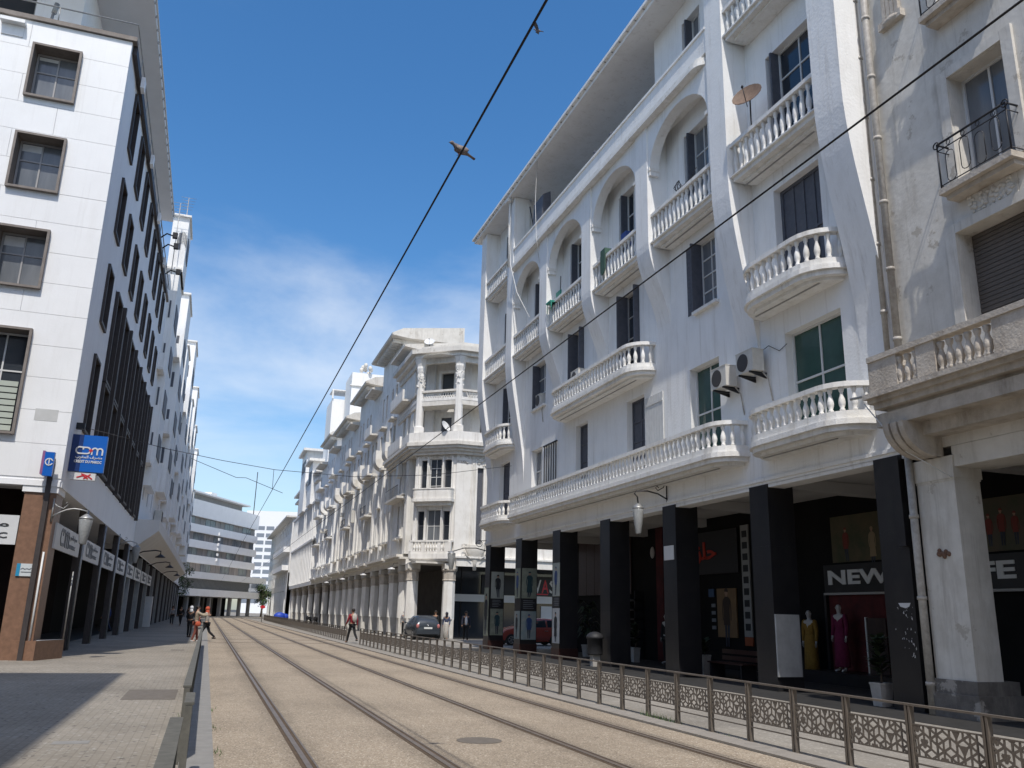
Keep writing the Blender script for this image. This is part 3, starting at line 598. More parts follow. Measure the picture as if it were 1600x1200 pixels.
# gallery parapet with mouldings and rounded near end
q=MB(); q.hprism(FR,outline(18.9,36.25,.95,.5,.0),17.58,17.7).hprism(FR,outline(18.9,36.25,.95,.5,-.06),17.70,17.86).hprism(FR,outline(18.9,36.25,.95,.5,-.14),17.86,17.95)
q.build('parapet_moulding',WHITE2,R1)
q=MB(); A=outline(18.88,36.22,.72,0,0)[1:3]; q.ring(FR,[(18.88,.72),(36.22,.72)],[(18.88,.55),(36.22,.55)],17.95,18.72).ring(FR,[(18.88,.77),(36.22,.77)],[(18.88,.5),(36.22,.5)],18.722,18.8)
q.build('parapet',WHITE,R1)
MB().fbox(FR,18.9,36.2,17.42,17.572,0.002,.68).build('loggia_ceiling',WHITE,R1)
q=MB(); q.fbox(FR,13.2,42.35,21.62,21.78,-11,1.0).fbox(FR,13.1,42.45,21.782,21.9,-11,1.12); q.build('eave',WHITE,R1)
b=MB()
for u in [13.4+i*.62 for i in range(47)]: b.fbox(FR,u,u+.03,21.75,21.78,1.002,1.07)
o=b.build('drip_bracket',CONC,R1); o['kind']='stuff'
# balconies
balcony(R1,FR,18.75,36.5,.82,5.55,5.88,6.05,6.72,.75)
balcony(R1,FR,14.1,18.15,.82,5.5,5.82,6.0,6.64,.9)
balcony(R1,FR,37.0,41.0,.78,5.6,5.9,6.05,6.72,.8)
balcony(R1,FR,23.65,31.5,.82,9.2,9.52,9.66,10.38,.8)
balcony(R1,FR,14.5,18.1,.85,9.2,9.52,9.68,10.42,1.0)
balcony(R1,FR,37.2,40.8,.78,9.2,9.52,9.66,10.4,.9)
for i in range(6):
    balcony(R1,FR,YC[i]+(.425 if i else .475),YC[i+1]-.425,.66,13.12,13.36,13.42,14.36,0,ends=False,d0=.002)
balcony(R1,FR,YC[0]+.475,YC[1]-.425,.70,17.6,17.86,17.92,18.75,0,ends=False,d0=.002)
balcony(R1,FR,YC[5]+.425,YC[6]-.425,.70,17.6,17.86,17.92,18.75,0,ends=False,d0=.002)
# soffit line mouldings under the balconies
for a,c,z,dd in ((19.6,35.7,5.548,.38),(14.9,17.6,5.498,.4),(24.3,30.9,9.198,.4),(15.1,17.6,9.198,.4),(15,17.9,13.118,.3),(19.3,22.3,13.118,.3),(23.9,26.9,13.118,.3),(28.4,31.4,13.118,.3),(33,36,13.118,.3)):
    MB().fbox(FR,a,c,z-.018,z+.003,dd-.02,dd+.02).build('soffit_moulding',CONC,R1)
# windows and shutters
GLASS_=GLASS
for i,w in enumerate(wins):
    u0,u1,v0,v1=w; d=-.27; GLASS=(GLASS_,CURT,GLASS_)[i%3]
    if i in (0,1): window(R1,FR,u0,u1,v0,v1,d,2,2,FRW,GREENG,.06,tr=.52)
    elif i in (2,3,5): window(R1,FR,u0,u1,v0,v1,d,2,4,SHUT,SHUT,.07)
    elif i==4: window(R1,FR,u0,u1,v0,v1,d,2,3,FRW,GLASS,.07)
    elif i==6: window(R1,FR,u0,u1,v0,v1,d,4,2,SHUT,SHUT,.09)
    elif i==7: window(R1,FR,u0,u1-.5,v0,v1,d,2,4,FRW,GLASS,.05,shut=[(u1-.52,u1-.46,-.24,.16),(u1-.45,u1,-.05,.02)],sill=.14)
    elif i==10: window(R1,FR,u0,u1,v0,v1,d,2,3,FRW,GLASS,.05,shut=[(u1-.1,u1-.04,-.24,.1)],sill=.14)
    elif i in (8,9): window(R1,FR,u0,u1-.25,v0,v1,d,2,4,FRG,GLASS,.05,shut=[(u1-.26,u1-.2,-.24,.22),(u0+.02,u0+.08,-.24,.2)])
    else: window(R1,FR,u0,u1-.3,v0,v1,d,2,4,FRW,GLASS,.05,shut=[(u1-.3,u1-.24,-.24,.05),(u1-.22,u1-.02,-.2,-.15)])
GLASS=GLASS_
for u0,u1 in ((25,26.3),(28.6,31.2),(33.6,34.9)): window(R1,FR,u0,u1,17.7,20.4,-2.48,2,2,FRG,GLASS,.06)
# white plank shutter folded against the wall, black concertina grille
q=MB()
for k in range(7): q.fbox(FR,23.2+k*.17,23.2+k*.17+.16,6.05,8.6,.01,.045)
for v in (6.3,8.3): q.fbox(FR,23.2,24.38,v,v+.08,.046,.065)
q.build('folded_shutter',SHUTW,R1,'white plank shutter folded flat')
q=MB()
for k in range(6): q.fbox(FR,32.2+k*.26,32.2+k*.26+.035,6.1,8.6,.03,.06)
q.fbox(FR,32.1,33.65,8.6,8.65,.02,.08); q.build('concertina_grille',IRON,R1)
# downpipe strips on the gallery, loose cables
def pipe(name,label,pts,r,mat,cat,parent=None,n=7):
    b=MB().tube(pts,r,n)
    return b.solo(name,mat,label,cat,tuple(pts[0])) if parent is None else b.build(name,mat,parent)
pipe('cable','loose white cable hanging from the eave down over the fourth arch','' or [FR.pt(36.3,21.6,.9),FR.pt(36.25,19,.95),FR.pt(35.9,17.8,1.0),FR.pt(35.3,16.2,.85),FR.pt(33.8,14.5,.75)],.018,DISHW,'cable')
pipe('cable','thin pale cable hanging from the eave past the third arch parapet',[FR.pt(32.6,21.6,.95),FR.pt(32.7,19.5,.97),FR.pt(32.4,17.7,1.0),FR.pt(32.5,16.6,.8)],.014,DISHW,'cable')
q=MB().tube([FR.pt(36.65,21.55,.85),FR.pt(36.65,18.0,.85)],.05,8).fbox(FR,36.45,36.85,21.45,21.6,.77,1.05); q.build('downpipe',WHITE2,R1)
# inner shop front of the arcade
FS=fdir(17)
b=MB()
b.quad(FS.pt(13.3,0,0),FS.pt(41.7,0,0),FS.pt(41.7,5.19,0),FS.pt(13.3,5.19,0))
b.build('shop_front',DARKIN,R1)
# ================================================================ OLD BEIGE BUILDING AT THE NEAR RIGHT
R2=thing('old_building','weathered beige building with peeling plaster, iron window balcony and stone balustrade beside the white building','building',(13,8,0))
w2=[(10.05,11.32,9.85,12.25),(10.0,11.55,7.0,8.95),(10.05,11.32,13.75,16.2),(5.6,6.9,9.85,12.25),(5.4,7.1,7.0,8.95),(5.6,6.9,13.75,16.2)]
b=MB(); b.wall(FR,-20,13.4,4.9,23,w2,.42)
b.quad(FR.pt(13.4,4.9,0),FR.pt(13.4,4.9,-11),FR.pt(13.4,23,-11),FR.pt(13.4,23,0)); b.quad(FR.pt(-20,0,-11),FR.pt(13.4,0,-11),FR.pt(13.4,23,-11),FR.pt(-20,23,-11)); b.quad(FR.pt(-20,23,0),FR.pt(13.4,23,0),FR.pt(13.4,23,-11),FR.pt(-20,23,-11)); b.quad(FR.pt(-20,0,0),FR.pt(-20,0,-11),FR.pt(-20,23,-11),FR.pt(-20,23,0))
b.quad(FR.pt(-20,4.92,0),FR.pt(13.38,4.92,0),FR.pt(13.38,4.92,-4.2),FR.pt(-20,4.92,-4.2))
b.fbox(FR,-20,12.3,4.5,4.898,-.9,-.012).build('wall',BEIGE,R2)
# window surrounds, pilaster strip and relief panels
for u0,u1,v0,v1 in w2:
    b=MB()
    for a,c in ((u0-.24,u0-.005),(u1+.005,u1+.24)): b.fbox(FR,a,c,v0,v1+.2,.002,.07)
    b.fbox(FR,u0-.0,u1+.0,v1+.005,v1+.2,.003,.068)
    b.build('window_surround',BEIGE,R2)
rr=random.Random(11)
for u0,u1,v0,v1 in ((10.15,11.25,9.05,9.6),(5.7,6.8,9.05,9.6)):
    b=MB(); b.fbox(FR,u0,u1,v0,v1,.002,.03)
    for k in range(70):
        x,z=rr.uniform(u0+.08,u1-.08),rr.uniform(v0+.07,v1-.07); b.ball(FR.pt(x,z,.035),.03,rr.uniform(.03,.07),rr.uniform(.03,.06),6,4)
    b.build('carved_relief_panel',BEIGE,R2)
for u0,u1,v0,v1 in w2:
    if v1-v0<2.2: 
        q=MB(); n=22
        for k in range(n): q.fbox(FR,u0+.01,u1-.01,v0+k*(v1-v0)/n,v0+(k+.86)*(v1-v0)/n,-.36,-.33)
        back(q,FR,u0,u1,v0,v1,-.37); q.build('roller_shutter',ROLL,R2)
    else:
        window(R2,FR,u0,u1,v0,v1,-.38,2,1,FRW,CURT,.06)
def iron_balcony(u0,u1,v0,h=.95):
    MB().fbox(FR,u0-.18,u1+.18,v0-.14,v0-.02,.0021,.42).fbox(FR,u0-.12,u1+.12,v0-.24,v0-.141,.0022,.3).build('balcony_slab',BEIGE2,R2)
    q=MB(); D=.36; zt=v0+h
    q.tube([FR.pt(u0-.15,zt,.02),FR.pt(u0-.15,zt,D),FR.pt(u1+.15,zt,D),FR.pt(u1+.15,zt,.02)],.022,6)
    for z in (v0+.06,v0+h-.14): q.tube([FR.pt(u0-.15,z,.02),FR.pt(u0-.15,z,D),FR.pt(u1+.15,z,D),FR.pt(u1+.15,z,.02)],.012,5)
    for u in (u0-.15,u1+.15):
        q.tube([FR.pt(u,v0-.02,D),FR.pt(u,zt,D)],.017,5)
        q.tube([FR.pt(u+.07*math.cos(R(a)),zt-.02+.07*math.sin(R(a)),D+.02) for a in range(0,400,40)],.014,5)
    n=4; s=(u1-u0+.1)/n
    for k in range(n):
        c=u0-.05+s*(k+.5); w=s*.3; lo,hi=(v0+.06,zt-.24) if k%2 else (v0+.14,zt-.15)
        q.tube([FR.pt(c-w,lo+w,D)]+[FR.pt(c-w*math.cos(R(a)),hi-w+w*math.sin(R(a)),D) for a in range(0,181,30)]+[FR.pt(c+w,lo+w,D)]+[FR.pt(c+w*math.cos(R(a)),lo+w-w*math.sin(R(a)),D) for a in range(0,181,30)],.009,5)
        q.tube([FR.pt(c+.045*math.cos(R(a)),zt-.07+.05*math.sin(R(a)),D) for a in range(0,361,45)],.008,5)
    q.build('iron_guard',IRON,R2)
iron_balcony(10.05,11.32,9.8); iron_balcony(10.05,11.32,13.72); iron_balcony(5.6,6.9,9.8)
# stone balustrade balcony with panels and heavy cornice
bo=balcony(R2,FR,-8,13.25,.95,5.62,5.98,6.06,6.78,0,BEIGE2,BAL2,.2,d0=.002,panels=[(12.5,13.25),(11.55,12.0),(9.6,10.3),(7.9,8.4),(5.8,6.5)])
MB().hprism(FR,outline(-8,13.3,1.08,0),5.9,6.0).hprism(FR,outline(-8,13.28,.8,0),5.36,5.62).hprism(FR,outline(-8,13.1,.45,0),5.1,5.36).build('cornice',BEIGE2,R2)
# console bracket
q=MB(); pr=[(0,4.72),(.14,4.72)]+[(.14+.78*math.sin(R(a)),5.34-.62*math.cos(R(a))) for a in range(10,91,10)]+[(.92,5.36),(0,5.36)]
for a,c in ((12.48,12.6),(12.66,12.8),(12.86,13.0)): q.uprism(FR,pr,a,c)
q.uprism(FR,[(d*.93,4.72+(v-4.72)) for d,v in pr],12.5,12.98); q.build('console_bracket',BEIGE2,R2)
# columns with plinth and capital
for u in (12.3,6.6):
    MB().fbox(FR,u,u+.92,.66,4.3,-.62,0).build('column',BEIGE,R2)
    MB().fbox(FR,u-.03,u+.95,4.3,4.72,-.66,.03).fbox(FR,u-.01,u+.93,4.26,4.3,-.64,.012).build('capital',BEIGE,R2)
    MB().fbox(FR,u-.12,u+1.04,0,.42,-.98,.12).fbox(FR,u-.06,u+.98,.42,.66,-.92,.06).build('plinth',PLINTH,R2)
q=MB()
for k in range(9): q.ball(FR.pt(12.72+rr.gauss(0,.05),2.92+rr.gauss(0,.05),.01),.03,.05,.05,6,4)
q.build('broken_bracket_scar',M('rust_scar',(.16,.09,.06),rough=.9),R2)
# fluted bracket high on the wall
q=MB()
for k in range(4): q.fbox(FR,12.3+k*.12,12.4+k*.12,14.6,15.8,.002,.09)
q.ball(FR.pt(12.5,14.5,.1),.1,.26,.1,8,5).fbox(FR,12.2,12.86,14.42,14.6,.003,.14); q.build('fluted_wall_bracket',BEIGE2,R2)
# rain pipes between the two buildings
for lab,y,x,r,zt,zb in (('paired pale rain pipe with collars running down beside the curved end fin',13.52,12.88,.06,22,5.9),('thicker pale rain pipe down the joint of the beige building',13.2,12.86,.075,22,6.75),('narrow pale rain pipe continuing past the white column to the pavement',13.27,12.9,.075,5.3,.02)):
    t=thing('rain_pipe',lab,'drain pipe',(x,y,zb),'rain pipes in the joint')
    MB().tube([(x,y,zt),(x,y,zb)],r,9).build('pipe',PIPE,t)
    z=zb+.5
    while z<zt:
        MB().lathe([(r+.018,0),(r+.018,.07)],(x,y,z),9).build('collar',PIPE,t); z+=1.55
t=thing('cable_box','dark grey cable trunking boxed on the black end pillar','cable box',(12.92,13.62,3.3)); MB().box(12.86,12.98,13.5,13.72,3.1,3.95).box(12.9,12.975,13.55,13.68,3.95,4.9).build('box',BLACKC,t)
MB().tube([FR.pt(14.0,6.12,.75),FR.pt(13.0,6.0,.9),FR.pt(12.9,6.0,.95)],.03,6).solo('metal_rod',STEEL,'grey metal rod bridging the white balcony and the beige cornice','rod',tuple(FR.pt(14,6.12,.75)))
pipe('cable','thin pale cable slanting down across the console bracket',[FR.pt(13.35,5.85,1.0),FR.pt(12.9,4.9,.6),FR.pt(12.3,4.3,.06)],.012,DISHW,'cable')
# inner shop front
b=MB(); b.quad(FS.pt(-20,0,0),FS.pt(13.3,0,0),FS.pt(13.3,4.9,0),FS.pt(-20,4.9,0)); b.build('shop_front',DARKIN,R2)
# ================================================================ BANK BUILDING ON THE LEFT
FF=Frame((0,29,0),(1,0,0),(0,-1,0)); FL=fdir(-4.6)
L1=thing('bank_building','white clad corner office building with protruding dark window frames over a brown granite arcade','building',(-4.6,29,0))
fw=[(-7.56-3.13*k,-6.1-3.13*k,a,c) for k in range(5) for a,c in ((6.58,9.88),(11.28,13.24),(14.62,16.56),(17.97,19.92))]
b=MB(); b.wall(FF,-26,-4.6,5.22,20.84,fw,.5); 
rows=[(18.0,20.2),(14.62,16.7),(11.2,13.3),(7.3,9.95)]
bays=[31.4+3.14*k for k in range(8)]
sw=[(u,u+1.25,a,c) for u in bays for a,c in rows[:2]]+[(bays[0],bays[0]+1.25,a,c) for a,c in rows[2:]]
b.wall(FL,29,57,5.22,20.84,sw+[(34.2,54,6.55,13.4)],.3)
b.quad((-26,29,20.84),(-4.6,29,20.84),(-4.6,57,20.84),(-26,57,20.84)); b.quad((-26,29,0),(-26,57,0),(-26,57,20.84),(-26,29,20.84)); b.quad((-26,57,5.2),(-4.6,57,5.2),(-4.6,57,20.84),(-26,57,20.84))
b.build('wall',GREYW,L1)
b=MB(); b.quad((-26,29.0,5.215),(-4.6,29.0,5.215),(-4.6,57,5.215),(-26,57,5.215)); b.fbox(FF,-26,-4.61,5.05,5.21,-.4,.06).fbox(FL,29.06,57,5.05,5.21,-.4,.03); b.build('arcade_soffit',GREYW,L1)
# cladding panels of the sunny front, one by one with open joints
vz=5.3; r=0
while vz<20.7:
    v1=min(vz+1.036,20.83)
    for k in range(6):
        u1=-4.6-k*3.13+(1.2 if r%2 and k else 0); u0=-4.6-(k+1)*3.13+(1.2 if r%2 else 0)
        us=sorted({u0,u1,*[x for h in fw for x in h[:2] if u0<x<u1]}); vs=sorted({vz,v1,*[x for h in fw for x in h[2:] if vz<x<v1]}); cells={}
        for i in range(len(us)-1):
            for j in range(len(vs)-1):
                cu=(us[i]+us[i+1])/2; cw=(vs[j]+vs[j+1])/2
                if any(h[0]<cu<h[1] and h[2]<cw<h[3] for h in fw): continue
                cells[(i,j)]=(us[i]+(.006 if i==0 else 0),us[i+1]-(.006 if i==len(us)-2 else 0),vs[j]+(.006 if j==0 else 0),vs[j+1]-(.006 if j==len(vs)-2 else 0))
        while cells:
            todo=[next(iter(cells))]; q=MB()
            while todo:
                c=todo.pop()
                if c in cells: q.fbox(FF,*cells.pop(c),.003,.024); todo+=[(c[0]+1,c[1]),(c[0]-1,c[1]),(c[0],c[1]+1),(c[0],c[1]-1)]
            q.build('cladding_panel',CLAD,L1)
    vz+=1.036; r+=1
def surround(fr,u0,u1,v0,v1,t,d0,d1,mat,par,name='window_surround'):
    q=MB().fbox(fr,u0-t,u0,v0-t,v1+t,d0,d1).fbox(fr,u1,u1+t,v0-t,v1+t,d0,d1).fbox(fr,u0,u1,v0-t,v0,d0,d1).fbox(fr,u0,u1,v1,v1+t,d0,d1); return q.build(name,mat,par)
for (u0,u1,v0,v1) in fw:
    surround(FF,u0+.04,u1-.04,v0+.04,v1-.04,.075,-.48,.17,TAUPE,L1)
    w=window(L1,FF,u0+.05,u1-.05,v0+.05,v1-.05,-.45,2,2,FRG if v1-v0<3 else FRW,CURT if v1-v0<3 else GLASS,.06,tr=.62)
    if v1-v0>3:
        q=MB()
        for k in range(8): q.fbox(FF,u0+.2,u1-.2,v0+.15+k*.2,v0+.31+k*.2,-.40,-.38)
        q.build('green_blind',M('pale_green_blind',(.42,.46,.40),rough=.7) if 'pale_green_blind' not in bpy.data.materials else bpy.data.materials['pale_green_blind'],w)
    else:
        rz=random.Random(int(u0*10+v0)); h=rz.uniform(.1,.6)
        MB().fbox(FF,u0+.12,u1-.75,v1-.14-h,v1-.14,-.43,-.425).build('blind',SHUTW,w)
for u0,u1,v0,v1 in sw:
    surround(FL,u0+.04,u1-.04,v0+.04,v1-.04,.09,-.28,.09,BROWNF,L1)
    window(L1,FL,u0+.04,u1-.04,v0+.04,v1-.04,-.24,2,1,BROWNF,GLASS,.05)
# tall dark curtain wall with fins
b=MB(); b.fbox(FL,34.2,54,6.55,13.4,-.3,-.2); b.build('curtain_wall',BROWNF,L1)
for k in range(1,8):
    u=bays[k]-.25
    for a,c in ((6.6,9.7),(9.75,13.35)):
        surround(FL,u+.1,u+1.55,a+.1,c-.1,.1,-.2,.12,BROWNF,L1); MB().fbox(FL,u+.1,u+1.55,a+.1,c-.1,-.19,-.17).build('pane',GLASS,L1)
    MB().fbox(FL,u+2.2,u+2.4,6.5,13.45,-.2,.2).build('fin',BROWNF,L1)
# coping, gutter pipe, rails
b=MB(); b.fbox(FF,-26,-4.45,20.842,21.0,-.3,.12).fbox(FL,29.32,57,20.842,21.0,-.3,.12); b.build('coping',TAUPE,L1)
b=MB(); b.fbox(FL,29.2,54.3,20.5,20.84,.03,.16); b.build('gutter',BROWNF,L1)
for u in range(31,55,6): MB().fbox(FL,u,u+.45,20.35,20.8,.17,.3).build('gutter_bracket',GREYW,L1)
q=MB().tube([(-26,28.95,21.55),(-4.5,28.95,21.55),(-4.5,56.5,21.55)],.03,6)
for x in range(-25,-4,3): q.tube([(x,28.95,21.0),(x,28.95,21.55)],.02,5)
for y in range(31,57,3): q.tube([(-4.5,y,21.0),(-4.5,y,21.55)],.02,5)
q.build('roof_railing',STEEL,L1)
for y in (46.5,48,52): MB().tube([(-4.5,y,20.9),(-4.2,y,21.2),(-3.8,y,21.1)],.04,6).fbox(FL,y-.12,y+.12,21.0,21.3,.7,.95).build('floodlight',IRON,L1)
# set back penthouse with deep roof slab
P1=Frame((0,32.2,0),(1,0,0),(0,-1,0)); PL=fdir(-7.0)
b=MB(); b.wall(P1,-26,-7,20.9,25.9,[(-14,-8.6,21.4,24.4),(-22,-16,21.4,24.4)],.2); b.wall(PL,32.2,55,20.9,25.9,[],.2); b.quad((-26,55,20.9),(-7,55,20.9),(-7,55,25.9),(-26,55,25.9)); b.build('penthouse_wall',GREYW,L1)
window(L1,P1,-14,-8.6,21.4,24.4,-.18,4,1,FRG,GLASS,.06); window(L1,P1,-22,-16,21.4,24.4,-.18,4,1,FRG,GLASS,.06)
b=MB(); b.box(-26,-4.75,27.3,55.6,25.9,26.25); b.box(-26,-4.7,27.25,55.65,26.252,26.35); b.build('roof_slab',CANO,L1)
b=MB()
for i in range(30): b.box(-4.76,-4.68,28+i*.92,28.05+i*.92,25.88,26.0)
o=b.build('drip_bracket',CONC,L1); o['kind']='stuff'
MB().tube([(-7.6,30.3,20.9),(-7.5,30.3,22.5)],.05,6).tube([(-7.5,30.3,22.2),(-7.45,30.3,22.6)],.09,8).build('vent_pipe',STEEL,L1)
# granite corner pillar, arcade posts, planter
b=MB(); b.box(-5.53,-4.66,29.02,30.2,0,5.04); b.build('corner_pillar',BRNST,L1); MB().box(-5.6,-4.62,28.97,30.25,4.86,5.045).build('pillar_cap',GREYW,L1)
MB().box(-4.98,-4.84,28.88,29.018,.0,5.9).build('conduit',BROWNF,L1)
MB().tube([(-4.75,28.97,.05),(-4.75,28.97,3.1)],.03,6).build('white_conduit',SIGNW,L1)
for k in range(20):
    u=35.42+6.3*k
    if k<4: MB().fbox(FL,u-.1,u+.1,0,5.05,-.22,.0).build('arcade_post',BROWNF,L1); MB().tube([FL.pt(u,.02,.05),FL.pt(u,5.0,.05)],.045,6).build('downpipe',STEEL,L1)
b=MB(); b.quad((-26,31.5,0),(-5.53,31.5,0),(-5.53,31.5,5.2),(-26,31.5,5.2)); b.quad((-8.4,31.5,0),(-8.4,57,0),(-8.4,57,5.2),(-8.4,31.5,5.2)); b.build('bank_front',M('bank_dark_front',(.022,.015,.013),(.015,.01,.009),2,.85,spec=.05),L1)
q=MB(); q.prism([(-5.2,29.0),(-4.55,28.85),(-4.02,30.4),(-4.7,30.45)],0,.56); q.solo('planter',BRNST,'low brown granite planter box at the foot of the corner pillar','planter',(-4.6,29.6,0))
MB().tube([(-4.55,28.95,.56),(-4.05,30.35,.56)],.02,5).tube([(-4.05,30.35,.56),(-4.05,30.3,2.6)],.022,5).solo('metal_pole',STEEL,'thin steel pole rising from the granite planter','pole',(-4.05,30.3,.56))
# ---------------------------------------------------------------- signs of the bank
PWR=(.16,.17,.18)
for k in range(8):
    u0=29.62+6.3*k; u1=u0+5.36
    t=thing('fascia_sign',['white bank fascia panel nearest the granite corner pillar','second white bank fascia panel along the arcade, behind the first arcade post','third white bank fascia panel along the arcade','fourth white bank fascia panel, last under the dark curtain wall','fifth white bank fascia panel, first under the white canopy','sixth white bank fascia panel, in front of the pale kiosk','seventh white bank fascia panel under the white canopy','eighth and farthest white bank fascia panel of the arcade'][k],'sign',(-4.6,u0,3.25),'white bank panels along the arcade')
    MB().fbox(FL,u0,u1,3.26,4.03,-.06,.0).build('board',SIGNW,t)
    o=FL.pt(u0+.9,3.42,.002); cdm_logo(t,o,(0,1,0),(0,0,1),1.75,LETG,LETG)
    text(AR_MAGHRIB+' '+AR_MASRIF,LETG,FL.pt(u0+2.8,3.68,.002),(0,1,0),(0,0,1),t,height=.22,width=1.7,bold=.01)
    text('DU MAROC',LETG,FL.pt(u0+2.8,3.42,.002),(0,1,0),(0,0,1),t,width=1.5,height=.14,bold=.02)
t=thing('fascia_sign','white bank fascia panel facing the viewer beside the brown pillar','sign',(-8,28.9,3.3))
MB().box(-11.2,-5.56,29.05,29.15,3.28,4.14).build('board',SIGNW,t)
text(AR_MASRIF,M('black_letters',(.03,.03,.032)),(-7.75,29.046,3.74),(1,0,0),(0,0,1),t,width=1.95,height=.24,bold=.012); text('CREDIT DU MAROC',bpy.data.materials['black_letters'],(-9.35,29.046,3.46),(1,0,0),(0,0,1),t,width=3.55,height=.17,bold=.02)
t=thing('projecting_sign','big blue square bank sign projecting from the grey side wall','sign',(-3.9,29.9,5.6))
MB().box(-4.62,-4.27,29.8,30.02,5.68,6.86).build('dark_side_panel',SIGND,t); MB().box(-4.269,-3.58,29.8,30.02,5.68,6.86).build('panel',SIGNB,t)
cdm_logo(t,(-4.46,29.798,6.24),(1,0,0),(0,0,1),.80,LETW,RED)
text(AR_MAGHRIB+' '+AR_MASRIF,LETW,(-4.44,29.798,6.08),(1,0,0),(0,0,1),t,width=.78,height=.12,bold=.02); text('CREDIT DU MAROC',LETW,(-4.46,29.798,5.96),(1,0,0),(0,0,1),t,width=.8,height=.09,bold=.03)
t=thing('projecting_sign','small white box sign with a red mark hanging under the blue square sign','sign',(-3.9,29.9,5.35))
MB().box(-4.5,-3.78,29.82,30.0,5.42,5.64).build('panel',SIGNW,t); q=MB(); strokes(q,[[(0,.05),(.16,.11),(.3,.02)],[(.12,.16),(.3,.1),(.42,.02)],[(.2,.02),(.36,.15)]],.035,(-4.3,29.818,5.45),(1,0,0),(0,0,1)); q.build('red_mark',RED,t)
t=thing('projecting_sign','small blue blade sign mounted on the pole above the granite pillar','sign',(-5.05,28.7,5.6))
MB().box(-5.13,-5.06,28.45,28.8,5.35,6.05).build('side_panel',M('pink_sign_edge',(.25,.10,.22),rough=.4),t); MB().box(-5.059,-4.8,28.45,28.62,5.3,6.02).build('panel',SIGNB,t); q=MB(); strokes(q,[arc(.17,.3,.1,30,330,10),[(.17,.25),(.17,.36)]],.03,(-5.09,28.448,5.42),(1,0,0),(0,0,1)); q.build('round_emblem',LETW,t)
t=thing('street_name_plate','blue and white enamel street name plate on the granite pillar','sign',(-5.2,29,2.3))
MB().box(-5.40,-4.97,28.985,29.018,2.38,2.74).build('plate',M('enamel_white',(.55,.58,.58),rough=.3),t); MB().box(-5.40,-5.30,28.978,28.9845,2.38,2.74).build('blue_band',M('enamel_blue',(.03,.25,.42),rough=.3),t)
q=MB(); strokes(q,[[(0,.0),(.05,.03),(.1,0),(.16,.02),(.22,0),(.27,.03)],[(.02,-.08),(.27,-.08)]],.02,(-5.28,28.984,2.58),(1,0,0),(0,0,1),.006); q.build('lettering',LETG,t)
# hanging street lamps on brackets
def lantern(t,c,mat=LAMPG,s=1):
    x,y,z=c; MB().lathe([(.02,.14),(.06,.12),(.15*s,.05),(.21*s,0),(.2*s,-.03)],(x,y,z),14).build('cap',STEEL,t)
    MB().lathe([(.19*s,-.03),(.2*s,-.06),(.15*s,-.45),(.1*s,-.75),(.085*s,-.78)],(x,y,z),14).build('lamp_glass',mat,t)
def arm_lamp(label,w,tip,group=None):
    w=Vector(w); tip=Vector(tip); t=thing('wall_lamp',label,'street lamp',tuple(w),group); dv=tip-w; up=Vector((0,0,1))
    q=MB(); q.tube([w]+[w+dv*k+up*(.16*math.sin(k*3.1)) for k in (.2,.4,.6,.8)]+[tip+up*.02,tip-up*.06],.026,6); q.tube([w+up*.42,w+dv*.12+up*.3,w+dv*.3+up*.2,w+dv*.42+up*.3,w+dv*.38+up*.38,w+dv*.33+up*.34],.016,5); q.tube([w-up*.15,w+up*.55],.03,5); q.build('bracket_arm',STEEL,t)
    lantern(t,(tip.x,tip.y,tip.z-.2)); return t
arm_lamp('street lamp with tapered glass on a scrolled bracket at the granite corner pillar',(-4.7,29.0,4.15),(-3.75,29.0,4.35))
arm_lamp('street lamp on a bracket over the fourth fascia panel',(-4.55,48.2,4.6),(-3.7,48.2,4.7))
def gooseneck(label,y):
    t=thing('wall_lamp',label,'street lamp',(-4.5,y,4.6)); w=Vector((-4.5,y,4.6))
    MB().tube([w,w+Vector((.5,0,.25)),w+Vector((1.2,0,.35)),w+Vector((1.5,0,.3)),w+Vector((1.5,0,.1))],.04,6).build('bracket_arm',IRON,t); MB().lathe([(.05,.12),(.3,-.05),(.3,-.08)],(w.x+1.5,y,w.z),10).build('shade',IRON,t)
gooseneck('first dark gooseneck lamp under the white canopy',57.5); gooseneck('second dark gooseneck lamp under the white canopy',72); gooseneck('third and farthest dark gooseneck lamp under the canopy',90)
# ================================================================ WHITE ROW BEYOND THE BANK
L2=thing('apartment_building','white apartment row beyond the bank with sunlit projecting bays and a wedge canopy','building',(-4.6,57,0))
hol=[(59+4.1*k,60+4.1*k,v,v+1.5) for k in range(24) for v in (8.2,11.6,15,18.4) if (k*7+int(v))%4!=1]
b=MB(); b.wall(FL,57.01,158,4.9,22.8,hol,.3); b.quad((-4.6,57.01,22.8),(-4.6,158,22.8),(-20,158,22.8),(-20,57.01,22.8)); b.quad((-20,57.01,4.9),(-4.6,57.01,4.9),(-4.6,57.01,22.8),(-20,57.01,22.8)); b.quad((-4.6,158,0),(-20,158,0),(-20,158,22.8),(-4.6,158,22.8)); b.quad((-20,57,0),(-20,158,0),(-20,158,22.8),(-20,57,22.8)); b.build('wall',GREYW,L2)
for h in hol:
    w=MB().fbox(FL,h[0],h[1],h[2],h[3],-.28,-.24).build('window',SHUT,L2); MB().fbox(FL,h[0]+.1,h[1]-.1,h[2]+.1,h[3]-.1,-.239,-.22).build('pane',GLASS,w)
MB().uprism(FL,[(0,4.95),(1.35,6.1),(1.35,6.75),(0,6.75)],57.02,128).build('canopy',CANO,L2)
MB().uprism(FL,[(-.3,4.9),(0,4.9),(0,5.0),(-.3,5.0)],128,158).build('arcade_lintel',GREYW,L2)
